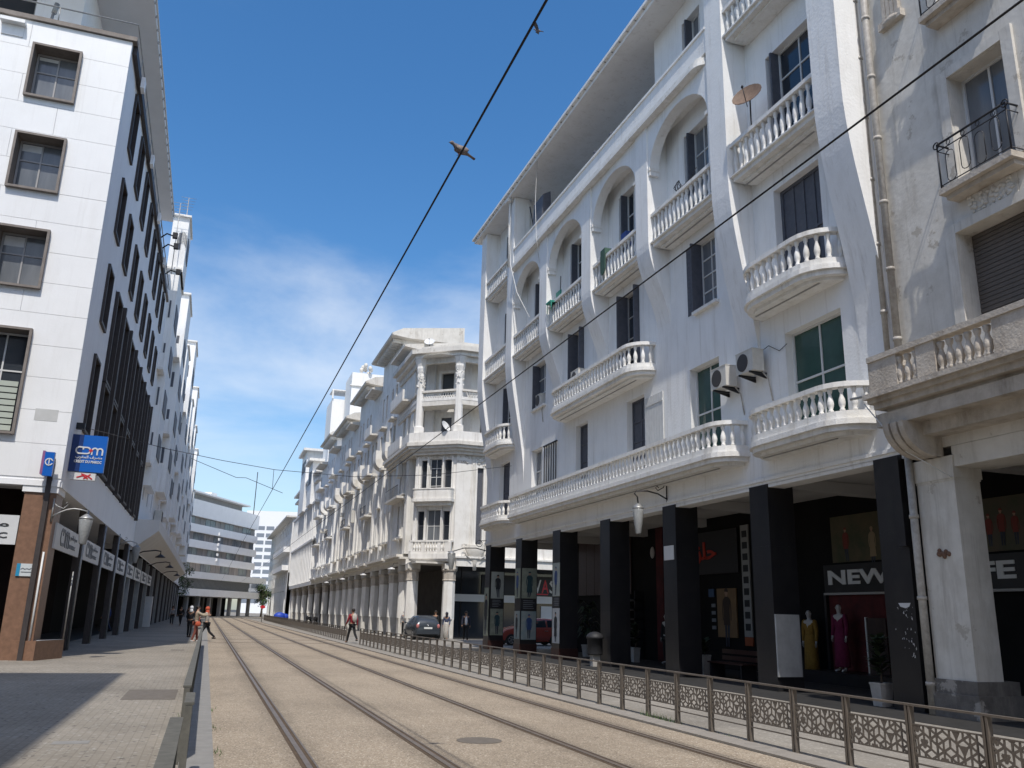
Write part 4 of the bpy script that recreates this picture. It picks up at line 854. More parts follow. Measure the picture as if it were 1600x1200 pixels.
b=MB(); b.quad((-4.6,57,4.88),(-4.6,158,4.88),(-9,158,4.88),(-9,57,4.88)); b.quad((-8.4,57,0),(-8.4,158,0),(-8.4,158,4.9),(-8.4,57,4.9)); b.build('arcade_inside',DARKIN,L2)
for k in range(24): MB().fbox(FL,58.2+4.2*k,58.55+4.2*k,0,4.89,-.35,-.01).build('arcade_post',BROWNF if k%2 else CONC,L2)
for i,(y0,y1,d,z0,z1) in enumerate(((58.2,63,.62,9.0,23.6),(58.4,62,.85,23.6,27.6),(69.5,75,.85,10,25.9),(79,84,.7,9,24.4),(89.5,95,.95,10,27.9),(101,105,.8,9.5,24.5),(108.5,114,1.0,10,27.7),(119,124,1.0,9.5,25.0),(135,140,1.1,9,24.6),(147,152,1.0,8.5,20))):
    q=MB(); d*=.75; q.fbox(FL,y0,y1,z0,z1,-.4,d); q.build('projecting_bay',WHITE,L2)
    MB().fbox(FL,y0-.2,y1+.2,z1,z1+.14,-.5,d+.12).build('bay_coping',WHITE2,L2)
    for v in range(int(z0)+2,int(z1)-1,3):
        MB().fbox(FL,y0+1,y1-1,v,v+1.5,d+.002,d+.05).build('window',SHUT,L2)
        if i not in (1,) and v%2: MB().fbox(FL,y0-1.6,y0-.01,v-.8,v-.65,0,d-.1).build('balcony_slab',WHITE2,L2); MB().fbox(FL,y0-1.6,y0-1.45,v-.649,v+.3,0,d-.1).build('balcony_parapet',WHITE,L2)
        MB().fbox(FL,y0-.03,y0-.002,v+.2,v+1.4,.1,d*.45).build('slit_window',SHUT,L2)
q=MB(); F7=Frame((0,58.39,0),(1,0,0),(0,-1,0))
for a in range(0,181,20): q.fbox(F7,-4.25+.3*math.cos(R(a))-.02,-4.25+.3*math.cos(R(a))+.02,25.2+.5*math.sin(R(a)),25.9+.62*math.sin(R(a)),.002,.05)
q.build('arch_relief',CONC,L2)
# tv aerials on the row
q=MB()
for x,y,z,h in ((-4.6,57.5,26,2.2),(-4.2,58.6,27.7,1.5)):
    q.tube([(x,y,z-3),(x,y,z+h)],.03,5)
    for k in range(5): q.tube([(x-.5+.05*k,y,z+h-.22*k),(x+.5-.05*k,y,z+h-.22*k)],.012,4)
q.solo('tv_aerial',STEEL,'thin comb shaped aerial on the roof edge behind the bank','aerial',(-4.6,57.5,23))
for i,(y,z,lab) in enumerate(((72,7.9,'air conditioner on the shaded white wall just above the canopy'),(112,16,'dark caged air conditioner high on the shaded white row'))):
    t=thing('air_conditioner',lab,'air conditioner',(-4.5,y,z)); MB().fbox(FL,y-.6,y+.6,z,z+.9,.05,.6).build('casing',ACW if i==0 else ACD,t); MB().fbox(FL,y-.45,y+.45,z+.1,z+.8,.601,.63).build('grille',ACD,t)
# building behind the viewer on the left, it throws the shade on the pavement
L0=thing('corner_building','plain white corner building out of view whose roof edge shades the left pavement','building',(-4.6,0,0))
F0=Frame((0,12.7,0),(1,0,0),(0,1,0)); b=MB(); b.wall(FL,-40,12.7,0,18.5,[(x,x+1.4,v,v+1.9) for x in range(-38,11,3) for v in (6,9.5,13)],.3); b.wall(F0,-30,-4.6,0,18.5,[(x,x+1.4,v,v+1.9) for x in range(-28,-6,3) for v in (6,9.5,13)],.3); b.quad((-30,-40,18.5),(-4.6,-40,18.5),(-4.6,12.7,18.5),(-30,12.7,18.5)); b.quad((-30,-40,0),(-4.6,-40,0),(-4.6,-40,18.5),(-30,-40,18.5)); b.quad((-30,-40,0),(-30,12.7,0),(-30,12.7,18.5),(-30,-40,18.5)); b.build('wall',CLAD,L0)
b=MB(); b.quad((-4.9,-40,5),(-4.9,12.4,5),(-4.9,12.4,16),(-4.9,-40,16)); b.quad((-30,12.4,5),(-4.9,12.4,5),(-4.9,12.4,16),(-30,12.4,16)); b.build('window_band',GLASS,L0)

# vent box and repair patch on the sunny cladding
MB().fbox(FF,-8.6,-7.95,20.1,20.5,.025,.06).fbox(FF,-8.65,-7.9,20.5,20.62,.025,.3).build('wall_vent',CLAD,L1)
MB().fbox(FF,-5.62,-4.98,7.05,7.42,.0245,.03).build('repair_patch',M('repair_grey',(.52,.52,.50),(.46,.46,.44),3),L1)
# ================================================================ ORNATE CORNER BUILDING ACROSS THE SIDE STREET
R3=thing('corner_building','ornate cream corner building with chamfered loggias, column arcade and stepped eaves','building',(13,60,0))
CP=Vector((13.05,59.15,0)); CQ=Vector((15.5,57.15,0)); CU=(CQ-CP).normalized(); CN=Vector((CU.y,-CU.x,0)); CW=(CQ-CP).length
FC=Frame(CP,CU,CN); FSD=Frame((15.5,57.1,0),(1,0,0),(0,-1,0)); F3=fdir(13)
b=MB()
# body: chamfer, side street wall and street wall, solid core above the arcade
c1=[(.35,.85,6.5,8.5),(1.05,2.1,6.35,8.6),(2.3,2.8,6.5,8.5),(.45,.95,9.95,12.1),(1.1,2.05,9.6,12.2),(2.25,2.8,9.95,12.1)]
b.wall(FC,0,CW,4.9,13,c1,.25); b.wall(FSD,0,40,4.9,13,[(1.55,2.0,6.0,11.6),(6,7.2,6.4,8.6),(10,11.2,6.4,8.6),(6,7.2,9.8,12),(10,11.2,9.8,12)],.25)
# loggia back walls
b.wall(FC,-.2,CW+.3,13,19.6,[(1.15,2.0,13.35,15.5),(1.05,2.1,16.6,18.9)],.2,d=-1.4); b.wall(FSD,.4,40,13,19.6,[(2,3,13.4,15.5),(6,7,13.4,15.5),(6,7,16.6,18.8)],.2,d=-1.3); 
b.quad((14.3,59.5,13),(14.3,66,13),(14.3,66,19.6),(14.3,59.5,19.6))
b.quad((13,58,19.62),(14,57,19.62),(55,57,19.62),(55,72,19.62),(13,72,19.62)); b.quad((55,57.1,0),(55,75,0),(55,75,19.6),(55,57.1,19.6))
b.quad((13.05,59.15,4.9),(15.5,57.15,4.9),(55,57.15,4.9),(55,62,4.9),(13.05,62,4.9))
b.build('wall',CREAM,R3)
# loggia slabs, corner columns and parapets
poly=lambda o:[(13.0-o,68),(13.0-o,59.1-o*.4),(15.45-o*.2,57.1-o),(30,57.1-o),(30,58.6),(14.5,68)]
MB().prism(poly(.75),13.05,13.3).prism(poly(.62),12.86,13.05).prism(poly(.42),12.66,12.86).prism(poly(.25),12.45,12.66).build('cornice_ledge',CREAM2,R3)
def edge(o,z0,z1,th,y1=66,x1=24):
    P=[(13.0-o,y1),(13.0-o,59.1-o*.4),(15.45-o*.2,57.1-o),(x1,57.1-o)]; o2=o-th; Q=[(13.0-o2,y1),(13.0-o2,59.1-o2*.4),(15.45-o2*.2,57.1-o2),(x1,57.1-o2)]
    q=MB(); FZ=Frame((0,0,0),(1,0,0),(0,1,0)); q.ring(FZ,P,Q,z0,z1); return q
edge(.62,13.3,14.0,.25).build('loggia_parapet',CREAM,R3); edge(.1,16.05,16.4,1.4).build('loggia_floor',CREAM2,R3); edge(.12,16.4,16.62,.2).build('loggia_parapet',CREAM,R3); edge(.14,17.05,17.2,.26).build('parapet_rail',CREAM2,R3)
q=MB()
for k in range(14):
    for s in (-1,1): 
        u=.45+k*.19; 
        if u<CW-.35: q.fprism(FC,[(u,16.62),(u+.05,16.62),(u+.05+s*.16,17.05),(u+s*.16,17.05)],-.02,.06)
for k in range(20):
    for s in (-1,1): u=.6+k*.19; q.fprism(FSD,[(u,16.62),(u+.05,16.62),(u+.05+s*.16,17.05),(u+s*.16,17.05)],.0,.08)
o=q.build('lattice_parapet',CREAM,R3); o['kind']='stuff'
for p in ((13.1,59.1),(15.5,57.2)):
    MB().box(p[0]-.42,p[0]+.3,p[1]-.35,p[1]+.35,13.3,14.5).build('column_base',CREAM,R3)
    MB().lathe([(.34,14.5),(.3,14.6),(.27,18.0)],(p[0],p[1],0),8,smooth=False,rot=.39).build('loggia_column',CREAM,R3)
    q=MB(); q.lathe([(.28,18.0),(.33,18.3),(.30,18.5),(.38,18.9),(.36,19.05),(.5,19.5),(.55,19.6)],(p[0],p[1],0),8,smooth=False,rot=.39)
    for k in range(40): a=rr.uniform(3,6.6); q.ball((p[0]+.3*math.cos(a),p[1]+.3*math.sin(a),rr.uniform(17.4,19.3)),.05,.05,.06,5,4)
    q.build('carved_capital',CREAM,R3)
edge(.15,19.2,19.62,.3).build('frieze',CREAM2,R3)
q=edge(.75,19.9,20.25,2.0,66,24); q.build('eave',BEIGE,R3); edge(.45,19.63,19.9,.9,66,24).build('eave_moulding',CREAM,R3)
q=MB(); q.prism([(13.2,66),(13.3,60),(15.8,57.6),(24,57.6),(24,66)],20.26,20.9); q.build('roof_parapet',BEIGE,R3)
MB().box(13.2,15.6,60.4,66,20.26,20.75).build('tiled_roof',TILE,R3)
# windows of the chamfer
for i,h in enumerate(c1):
    fr_=[SHUT,FRW,SHUT,SHUT,FRW,SHUT][i]; window(R3,FC,h[0],h[1],h[2],h[3],-.23,2 if i in(1,4) else 1,4 if i==4 else 2,fr_,CURT if i==1 else GLASS,.05)
window(R3,FC,1.15,2.0,13.35,15.5,-1.58,2,1,SHUT,SHUT,.05); window(R3,FC,1.05,2.1,16.6,18.9,-1.58,1,1,FRG,GLASS,.05)
surround(FC,1.05,2.1,16.6,18.9,.18,-1.4,-1.3,WHITE,R3)
for u in (.2,.95,2.15,2.85):
    MB().fbox(FC,u,u+.1,5.9,8.75,.002,.1).build('pilaster',CREAM,R3); MB().fbox(FC,u,u+.1,9.7,12.35,.002,.1).build('pilaster',CREAM,R3)
balcony(R3,FC,-.05,CW+.05,.55,5.0,5.55,5.7,6.45,.3,CREAM,BAL3,.2,panels=[(0,.35),(1.0,1.25),(2.2,2.45),(2.75,3.2)])
q=MB(); q.hprism(FC,outline(.05,CW-.05,.7,.25),9.1,9.3).hprism(FC,outline(.25,CW-.25,.4,.2),8.85,9.1).ring(FC,outline(.1,CW-.1,.62,.25),outline(.25,CW-.25,.47,.2),9.3,9.95).ring(FC,outline(.08,CW-.08,.66,.25),outline(.3,CW-.3,.44,.2),9.95,10.03); q.build('balcony',CREAM,R3)
# side street wall: flutes, frieze and dark slot
b=MB()
for k in range(9): b.fbox(FSD,2.15+k*.11,2.22+k*.11,5.6,12.2,.002,.06)
for k in range(3): b.fbox(FSD,1.15+k*.11,1.22+k*.11,5.6,12.2,.002,.06)
b.build('fluting',CREAM,R3)
MB().fbox(FSD,1.55,2.0,6.0,11.6,-.24,-.2).build('slot_window',SHUT,R3)
q=MB()
for k in range(150): 
    u=rr.uniform(0,9); q.ball(FSD.pt(u,rr.uniform(11.75,12.4),.02),rr.uniform(.05,.14),.05,rr.uniform(.05,.12),5,4)
for k in range(50): q.ball(FC.pt(rr.uniform(0,CW),rr.uniform(12.3,12.44),.02),rr.uniform(.05,.12),.05,.06,5,4)
o=q.build('carved_frieze',CREAM2,R3); o['kind']='stuff'
MB().fbox(FSD,.2,20,4.75,5.3,.002,.18).fbox(FSD,.1,20,5.3,5.42,.003,.3).build('string_course',CREAM,R3)
q=MB(); q.lathe([(.12,-1.5),(.16,-1.0),(.3,-.75),(.62,-.35),(.72,.1),(.66,.16),(.74,.24)],(17.0,56.95,6.0),14,1,.35)
for s in (-1,1): q.tube([(17+s*.72,56.75,6.15)]+[(17+s*(.86+.14*math.cos(R(a))),56.75,6.1+.15*math.sin(R(a))) for a in range(180,-200,-40)],.03,5); q.tube([(17+s*.8,56.75,5.9),(17+s*.62,56.75,5.45),(17+s*.3,56.75,5.2)],.03,5)
q.solo('wall_urn',CREAM2,'stone bowl with iron scrolls mounted on the cream side wall','urn',(17,56.9,4.5))
# arcade columns: square shaft, dark carved capital
def column(x,y,s=.34,par=None):
    par=par or R3
    MB().box(x-s,x+s,y-s,y+s,.0,1.25).build('column_base',CREAM2,par); MB().lathe([(s*1.3,1.25),(s*1.22,3.75)],(x,y,0),8,smooth=False,rot=.39).build('column',CREAM,par)
    q=MB(); q.lathe([(s*1.3,3.75),(s*1.38,3.8),(s*1.3,3.86),(s*1.34,4.35),(s*1.6,4.45),(s*1.6,4.55)],(x,y,0),8,smooth=False,rot=.39); q.build('carved_capital',BEIGE2,par)
    MB().box(x-s*1.3,x+s*1.3,y-s*1.3,y+s*1.3,4.55,4.9).build('impost',CREAM2,par)
column(13.25,59.3); column(15.4,57.5); column(13.35,62.3)
MB().box(13.0,15.6,57.4,60,4.88,5.0).build('arcade_ceiling',CREAM2,R3)
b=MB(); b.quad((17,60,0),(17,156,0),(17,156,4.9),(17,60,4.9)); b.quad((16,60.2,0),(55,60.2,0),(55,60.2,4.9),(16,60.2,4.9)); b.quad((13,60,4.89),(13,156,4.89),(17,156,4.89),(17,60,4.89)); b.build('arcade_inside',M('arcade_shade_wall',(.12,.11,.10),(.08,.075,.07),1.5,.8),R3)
MB().box(16,55,60.1,60.19,.0,4.88).build('shop_glass_front',GLASS,R3)
# street front in three stepped tiers, then the white fin block
rs=random.Random(21)
def street(par,y0,y1,tower,wm,tm,top=None):
    hol=[]; n=max(1,int((y1-y0)/3.9)); s=(y1-y0)/n
    top=top or (23.3 if tower else 20.9)
    for k in range(n):
        a=y0+k*s
        for o,w in ((.95,1.15),(2.65,1.1)):
            if o+w<s+.05:
                hol+= [(a+o,a+o+w,6.95,9.4),(a+o,a+o+w,10.1,12.7),(a+o+.1,a+o+w-.1,14.3,16.5)]
                if tower: hol.append((a+o+.2,a+o+w-.25,17.8,19.9))
    b=MB(); b.wall(F3,y0,y1,5.65,top,hol,.4); b.quad((13,y0,5.65),(20,y0,5.65),(20,y0,top),(13,y0,top)); b.quad((13,y1,5.65),(20,y1,5.65),(20,y1,top),(13,y1,top)); b.quad((13,y0,top),(13,y1,top),(20,y1,top),(20,y0,top)); b.quad((20,y0,0),(20,y1,0),(20,y1,top),(20,y0,top))
    b.fbox(F3,y0,y1,4.9,5.3,-.5,-.01); b.build('wall',wm,par)
    q=MB(); q.fbox(F3,y0+.02,y1-.02,5.3,5.45,-.5,.45).fbox(F3,y0+.4,y1-.4,5.45,5.64,-.5,.62); q.build('bulged_ledge',tm,par)
    for k,h in enumerate(hol):
        w=MB().fbox(F3,h[0],h[1],h[2],h[3],-.39,-.33).build('window',rs.choice((SHUT,BROWNF,FRG,SHUT)),par); MB().fbox(F3,h[0]+.1,h[1]-.1,h[2]+.1,h[3]-.1,-.329,-.31).build('pane',rs.choice((GLASS,GLASS,SHUT)),w)
        if h[2]<9: MB().fbox(F3,h[0]-.12,h[1]+.12,h[2]-.16,h[2]-.01,-.2,.36).build('sill',tm,par)
        elif h[2]<13 and rs.random()<.4: MB().fbox(F3,h[0]-.1,h[1]+.1,h[2]-.12,h[2]-.01,-.2,.3).build('sill',tm,par)
        if 9<h[2]<13 and rs.random()<.3: MB().fbox(F3,h[0]-.32,h[0]-.02,h[2],h[3],.02,.06).build('shutter',SHUT,w)
    for k in range(n):
        a=y0+k*s
        q=MB()
        for o in (.05,.27,.49,.71): q.fbox(F3,a+o,a+o+.13,5.66,13.1,.002,.15)
        for o in (2.18,2.40): q.fbox(F3,a+o,a+o+.12,5.66,13.1,.002,.13)
        o=q.build('fluting',wm,par); o['kind']='stuff'
        MB().fbox(F3,a+.0,a+.9,13.1,13.32,.002,.42).build('pilaster_capital',tm,par)
        if tower:
            pr=[(0,13.15)]+[(.8*math.sin(R(t)),13.95-.7*math.cos(R(t))) for t in range(15,91,15)]+[(.8,14.1),(0,14.1)]
            MB().uprism(F3,pr,a+.85,a+2.2).build('corbel_balcony',tm,par)
            MB().ring(F3,[(a+.85,.002),(a+.85,.8),(a+2.2,.8),(a+2.2,.002)],[(a+.97,.002),(a+.97,.68),(a+2.08,.68),(a+2.08,.002)],14.1,14.85).build('balcony_parapet',wm,par)
            MB().fbox(F3,a+.7,a+2.3,16.8,16.95,.002,.5).build('window_hood',tm,par)
        else:
            for v in (9.7,13.35,17.0):
                MB().fbox(F3,a+.9,a+s-.05,v,v+.16,0.002,.75).build('balcony_slab',tm,par); q=MB()
                if v<13:
                    for t in range(8): q.tube([F3.pt(a+.95+t*.38,v+.16,.7),F3.pt(a+.95+t*.38,v+.95,.7)],.016,4)
                    q.tube([F3.pt(a+.9,v+.95,.7),F3.pt(a+s-.05,v+.95,.7)],.022,4); q.build('iron_guard',IRON,par)
                else: q.fbox(F3,a+.9,a+s-.05,v+.161,v+.9,.6,.75); q.build('balcony_parapet',wm,par)
        if rs.random()<.35: MB().fbox(F3,a+2.2,a+2.9,9.9+rs.random()*2,10.5+rs.random()*2+.1,.16,.5).build('wall_box',ACW,par)
    if tower:
        q=MB(); q.uprism(F3,[(-.3,top),(1.05,top+.15),(1.1,top+.3),(.2,top+.8),(-5,top+1.5),(-5,top)],y0-.7,y1+.7); q.build('eave',BEIGE,par)
        q=MB()
        for t in range(int((y1-y0)/.6)): q.fbox(F3,y0+t*.6,y0+t*.6+.12,top-.3,top+.02,0.002,.85)
        o=q.build('eave_bracket',tm,par); o['kind']='stuff'
    else:
        q=MB(); q.uprism(F3,[(-.3,top),(.95,top+.15),(.95,top+.3),(-3,top+.9),(-3,top)],y0+.1,y1-.1); q.build('eave',BEIGE,par)
street(R3,60.6,66.2,False,CREAM,CREAM2); street(R3,66.2,74.4,True,CREAM,CREAM2); street(R3,74.4,78.5,False,CREAM,CREAM2); street(R3,78.5,86.7,True,CREAM,CREAM2,22.3); street(R3,86.7,90.3,False,CREAM,CREAM2,20.2); street(R3,90.3,99.8,True,CREAM,CREAM2,21.4)
for k,y in enumerate([65.8,69.65,73.6,78,82.2,86.1,90,94.7,99.5]): column(13.35,y,.36)
R4=thing('apartment_building','white apartment building with tall vertical fins beyond the ornate cream one','building',(13,100,0))
street(R4,100.02,104,False,WHITE,WHITE2,20); street(R4,104,112,True,WHITE,WHITE2,22.2); street(R4,112,117.5,False,WHITE,WHITE2,20)
hol=[(101+2.1*k,102.2+2.1*k,a,c) for k in range(8,23) for a,c in ((6.3,10.6),(11.6,15.8),(16.6,18.8))]
b=MB(); b.wall(F3,117.52,150,5.4,20,hol,.45); b.quad((13,150,0),(20,150,0),(20,150,20),(13,150,20)); b.quad((13,117.6,20),(13,150,20),(40,150,20),(40,117.6,20)); b.quad((13,100,20.3),(13,117.6,20.3),(40,117.6,20.3),(40,100,20.3)); b.quad((40,100,0),(40,150,0),(40,150,20.3),(40,100,20.3)); b.fbox(F3,117.52,150,4.9,5.395,-.5,.3); b.build('wall',WHITE,R4)
for h in hol:
    w=MB().fbox(F3,h[0],h[1],h[2],h[3],-.44,-.36).build('window',FRG,R4); MB().fbox(F3,h[0]+.12,h[1]-.12,h[2]+.12,h[3]-.12,-.359,-.34).build('pane',GLASS,w)
for k in range(9,24): MB().fbox(F3,100.3+2.1*k,100.75+2.1*k,5.41,16,.002,.5).build('fin',WHITE,R4)
for v in (10.7,15.9,18.9): MB().fbox(F3,118,150,v,v+.3,.002,.55).build('ledge',WHITE2,R4)
MB().fbox(F3,118,150.2,20.01,20.3,-1,.8).build('eave',WHITE2,R4)
for y0,y1,z1 in ((122,127,22.0),(132,139,25.2)): 
    MB().fbox(F3,y0,y1,16,z1,-3,.9).build('projecting_bay',WHITE,R4); MB().fbox(F3,y0-.8,y1+.8,z1,z1+.35,-4,1.5).build('bay_eave',WHITE2,R4); MB().fbox(F3,y0+1,y1-1,z1-3,z1-1.2,.902,.94).build('window',SHUT,R4)
for k,y in enumerate([106.3,114.2,122,130,138,146]): column(13.35,y,.36,R4)
# white stepped block behind, rising over the eaves
WB=thing('stepped_block','bright white stepped modern block rising behind the ornate eaves','building',(20,118,20.3))
for x0,x1,y0,y1,z0,z1 in ((15.3,34,112,117.9,20.3,32.9),(13.6,34,118,124,20.3,30.4),(14.3,30,124.01,128,20.3,28.0)): MB().box(x0,x1,y0,y1,z0,z1).build('wall',WHITE,WB)
MB().box(15.1,22,111.8,112.4,31.0,31.15).box(13.5,13.7,117.8,118.0,30.41,31.6).box(13.5,18,117.8,121,31.6,31.75).build('roof_pergola',WHITE2,WB)
q=MB()
for k in range(9): q.ball((17.4+rr.gauss(0,.7),113+rr.gauss(0,.5),33.0+rr.random()*1.4),.3,.3,.4,6,4)
o=q.build('roof_clutter',CREAM2,WB); o['kind']='stuff'
MB().box(14.2,15.6,123.9,124.0,28.41,30.4).build('roof_cage',FRG,WB)
# distant lower building on the right
R5=thing('balcony_building','far cream building with projecting balconies at the end of the colonnade','building',(13,158,0))
b=MB(); b.wall(F3,158,212,4.9,17.6,[(160+4.2*k,161.6+4.2*k,v,v+2) for k in range(12) for v in (6,9,12,15)],.4); b.quad((13,158,0),(30,158,0),(30,158,17.6),(13,158,17.6)); b.quad((13,158,17.6),(13,212,17.6),(30,212,17.6),(30,158,17.6)); b.quad((16,158,0),(16,212,0),(16,212,5),(16,158,5)); b.build('wall',CREAM,R5)
for v in (8.4,11.6): MB().fbox(F3,159,185,v,v+.9,0.002,1.1).build('balcony',WHITE,R5)
MB().fbox(F3,157.5,212,17.61,17.9,-4,1.2).build('eave',CREAM2,R5)
MB().box(12.98,13.8,158,159.6,0,8).build('white_pier',WHITE,R5)
for k in range(12): MB().box(13,13.5,162+4*k,162.5+4*k,0,4.9).build('column',WHITE,R5)
# ================================================================ END OF THE STREET
EU=Vector((13.5,26,0)).normalized(); EN=Vector((EU.y,-EU.x,0)); EO=Vector((-4.9,172,0))
FE=Frame(EO,EU,EN); E1W=M('warm_curtained_glass',(.34,.29,.26),(.18,.155,.14),.8,.35,streak=.1)
E1=thing('office_block','long grey office block with ribbed white bands closing the far end of the street','building',(-4.9,172,0))
A0,A1=-40,28.6; lev=[(20.4,17.7+.9),(17.1,15.6),(14.1,12.7),(11.3,9.9)]
b=MB(); b.hprism(FE,[(A0,0),(A1,0),(A1,-16),(A0,-16)],4.7,21.5); b.build('wall',CONC,E1)
b=MB(); b.hprism(FE,[(A0,0),(A1,0),(A1,-18),(A0,-18)],21.5,21.7)
MB().hprism(FE,[(A0,-3),(A1-1,-3),(A1-1,-14),(A0,-14)],21.7,23.4).build('set_back_floor',CONC,E1); b.build('roof',CONC,E1)
MB().hprism(FE,[(A0,-1.5),(A1,-1.5),(A1,-15),(A0,-15)],23.4,23.7).build('roof_slab',RIBG,E1)
for v0,v1 in ((18.4,21.5),(15.5,16.95),(12.6,14.0),(9.8,11.2)):
    MB().fbox(FE,A0,A1+.3,v0,v1,.002,.7).build('ribbed_band',RIBG,E1)
for v0,v1 in ((16.95,18.4),(14.0,15.5),(11.2,12.6),(8.3,9.8)):
    n=34; s=(A1-A0)/n
    for k in range(n): MB().fbox(FE,A0+k*s+.08,A0+(k+1)*s-.08,v0,v1,.01,.06).build('window',(CURT,E1W,E1W,CURT)[(k*5+int(v0))%4],E1)
for u in (-14,-1.5,11):
    for v in range(11,17): MB().fbox(FE,u,u+.5,v-.4,v+.1,.701,.95).build('concrete_rib',WHITE,E1)
MB().fbox(FE,A0,A1+3.2,6.9,8.1,.002,2.4).build('balcony_band',RIBG,E1)
q=MB()
for k in range(150): q.fbox(FE,A0+k*.48,A0+k*.48+.1,4.9,6.9,1.2,1.3)
o=q.build('vertical_louvre',CONC,E1); o['kind']='stuff'
MB().fbox(FE,A0,A1+3.0,3.7,5.0,-12,2.8).build('overhanging_slab',RIBG,E1)
for k in range(16): MB().fbox(FE,A0+1+k*4.3,A0+1.6+k*4.3,0,3.69,1.2,1.8).build('column',CONC,E1)
b=MB(); b.hprism(FE,[(A0,-5),(A1,-5),(A1,-15),(A0,-15)],0,3.69); b.build('ground_floor',DARKIN,E1)
for k in range(6): MB().fbox(FE,-18+k*7,-15.5+k*7,23.71,24.6+.5*(k%2),-8,-5).build('roof_box',WHITE,E1)
FT=Frame((12,380,0),(1,-.25,0),(-.25,-1,0)); E2=thing('tower_block','distant bright white hotel tower with rows of balconies behind the office block','building',(25,380,0))
b=MB(); b.hprism(FT,[(0,0),(50,0),(50,-25),(0,-25)],0,42); b.build('wall',M('distant_white',(.78,.79,.80),rough=.7),E2)
for v in range(4,36,3):
    for k in range(12):
        if k*3.9<48: MB().fbox(FT,1+k*3.9,4.2+k*3.9,v,v+1.6,.01,.06).build('window',M('distant_window',(.20,.23,.27),rough=.4) if 'distant_window' not in bpy.data.materials else bpy.data.materials['distant_window'],E2)
# trees at the square
def tree(label,x,y,h,r,seed):
    t=thing('street_tree',label,'tree',(x,y,0),'trees on the square'); q=random.Random(seed)
    b=MB().tube([(x,y,0),(x+.1,y,h*.35),(x,y+.1,h*.55),(x+.15,y,h*.8)],[.2,.16,.12,.05],7)
    for k in range(5): a=q.random()*6.28; b.tube([(x,y,h*(.4+.06*k)),(x+math.cos(a)*r*.6,y+math.sin(a)*r*.6,h*(.62+.06*k))],[.08,.03],5)
    b.build('trunk',BARK,t); c=MB()
    cl=[(q.gauss(0,r*.45),q.gauss(0,r*.45),h*.72+q.gauss(0,h*.13)) for _ in range(22)]
    for i in range(2600):
        k=cl[q.randrange(22)]; p=Vector((x+k[0]+q.gauss(0,r*.2),y+k[1]+q.gauss(0,r*.2),k[2]+q.gauss(0,r*.18))); a=Vector((q.gauss(0,1),q.gauss(0,1),q.gauss(0,1))).normalized()*.17; d=a.orthogonal().normalized()*.09
        c.cur=i%2; c.add([p-a,p+d,p+a,p-d],[(0,1,2,3)])
    c.build('crown',[LEAF,LEAFD],t)
tree('bushy green tree at the corner of the canopy, left of the office block',-5.2,150,9.6,2.1,1)
for i,(x,y,lab) in enumerate(((11.2,196,'loose green tree in the gap between the office block and the far cream building'),(15,204,'second loose tree in the gap, half hidden by the far cream building'))): tree(lab,x,y,6.5+.5*i,2.0,5+i)
for k in range(14): MB().fbox(FE,-22+k*3.6,-21.5+k*3.6,0,3.69,-4.9,-4.4).build('inner_column',CONC,E1)
for k in range(9): MB().fbox(FE,-20+k*5.1,-18.6+k*5.1,1.8,2.5,-4.99,-4.9).build('shop_sign_band',(SIGNW,CWHT,BRNST)[k%3],E1)
# ================================================================ SHOPS UNDER THE RIGHT ARCADE
DU=(0,-1,0); UP=(0,0,1)
FSH=fdir(16.98)
def fig(par,fr,cu,v0,h,mat,skinm=None,d=.012,dress=False,arms=True,nm='figure'):
    w=h*.125; hd=h*.062; sm=skinm or M_PSKIN; rz=random.Random(int(cu*37+v0*11)); sw=rz.uniform(-.25,.25)*w
    q=MB()
    q.fprism(fr,[(cu+hd*.8*math.cos(a*.628),v0+h*.92+hd*math.sin(a*.628)) for a in range(10)],d,d+.004); q.fprism(fr,[(cu-hd*.35,v0+h*.83),(cu+hd*.35,v0+h*.83),(cu+hd*.3,v0+h*.88),(cu-hd*.3,v0+h*.88)],d,d+.003)
    q.build('face',sm,par)
    q=MB(); q.fprism(fr,[(cu+hd*.95*math.cos(a*.55),v0+h*.935+hd*.95*math.sin(a*.55)) for a in range(7)],d+.001,d+.006); 
    hem=.18 if dress else .36
    q.fprism(fr,[(cu-w*.9,v0+h*.80),(cu-w*.4,v0+h*.845),(cu+w*.4,v0+h*.845),(cu+w*.9,v0+h*.79),(cu+w*.75,v0+h*.6),(cu+w*(.95 if dress else .85),v0+h*hem),(cu-w*(1.0 if dress else .75),v0+h*hem),(cu-w*.68,v0+h*.6)],d,d+.0045)
    for s in (-1,1):
        if arms: q.fprism(fr,[(cu+s*w*.8,v0+h*.80),(cu+s*w*1.0,v0+h*.77),(cu+s*w*(1.15+.2*s*sw/w),v0+h*.6),(cu+s*w*1.05,v0+h*.44),(cu+s*w*.88,v0+h*.44),(cu+s*w*.92,v0+h*.6)],d,d+.003)
    q.build(nm,mat,par)
    q=MB()
    for s in (-1,1): q.fprism(fr,[(cu+s*w*.06,v0+h*(hem+.02)),(cu+s*w*.62,v0+h*(hem+.02)),(cu+s*w*.42+sw,v0),(cu+s*w*.14+sw,v0)],d,d+.003)
    return q.build('legs',M_PLEG,par)
M_PSKIN=M('print_skin',(.30,.18,.12)); M_PLEG=M('print_trousers',(.035,.045,.07),(.02,.02,.03),6)
PB=[M('poster_pale',(.36,.38,.35),(.28,.31,.27),3,.5),M('poster_green',(.16,.18,.14),(.26,.28,.22),5,.5),M('poster_sea',(.15,.23,.25),(.30,.31,.28),2.5,.5),M('poster_white',(.50,.50,.49),(.44,.45,.44),2,.5)]
PF=[M('poster_ink',(.02,.022,.025)),M('poster_teal',(.02,.05,.06)),M('poster_blue',(.03,.06,.16)),M('poster_skin',(.3,.18,.12))]
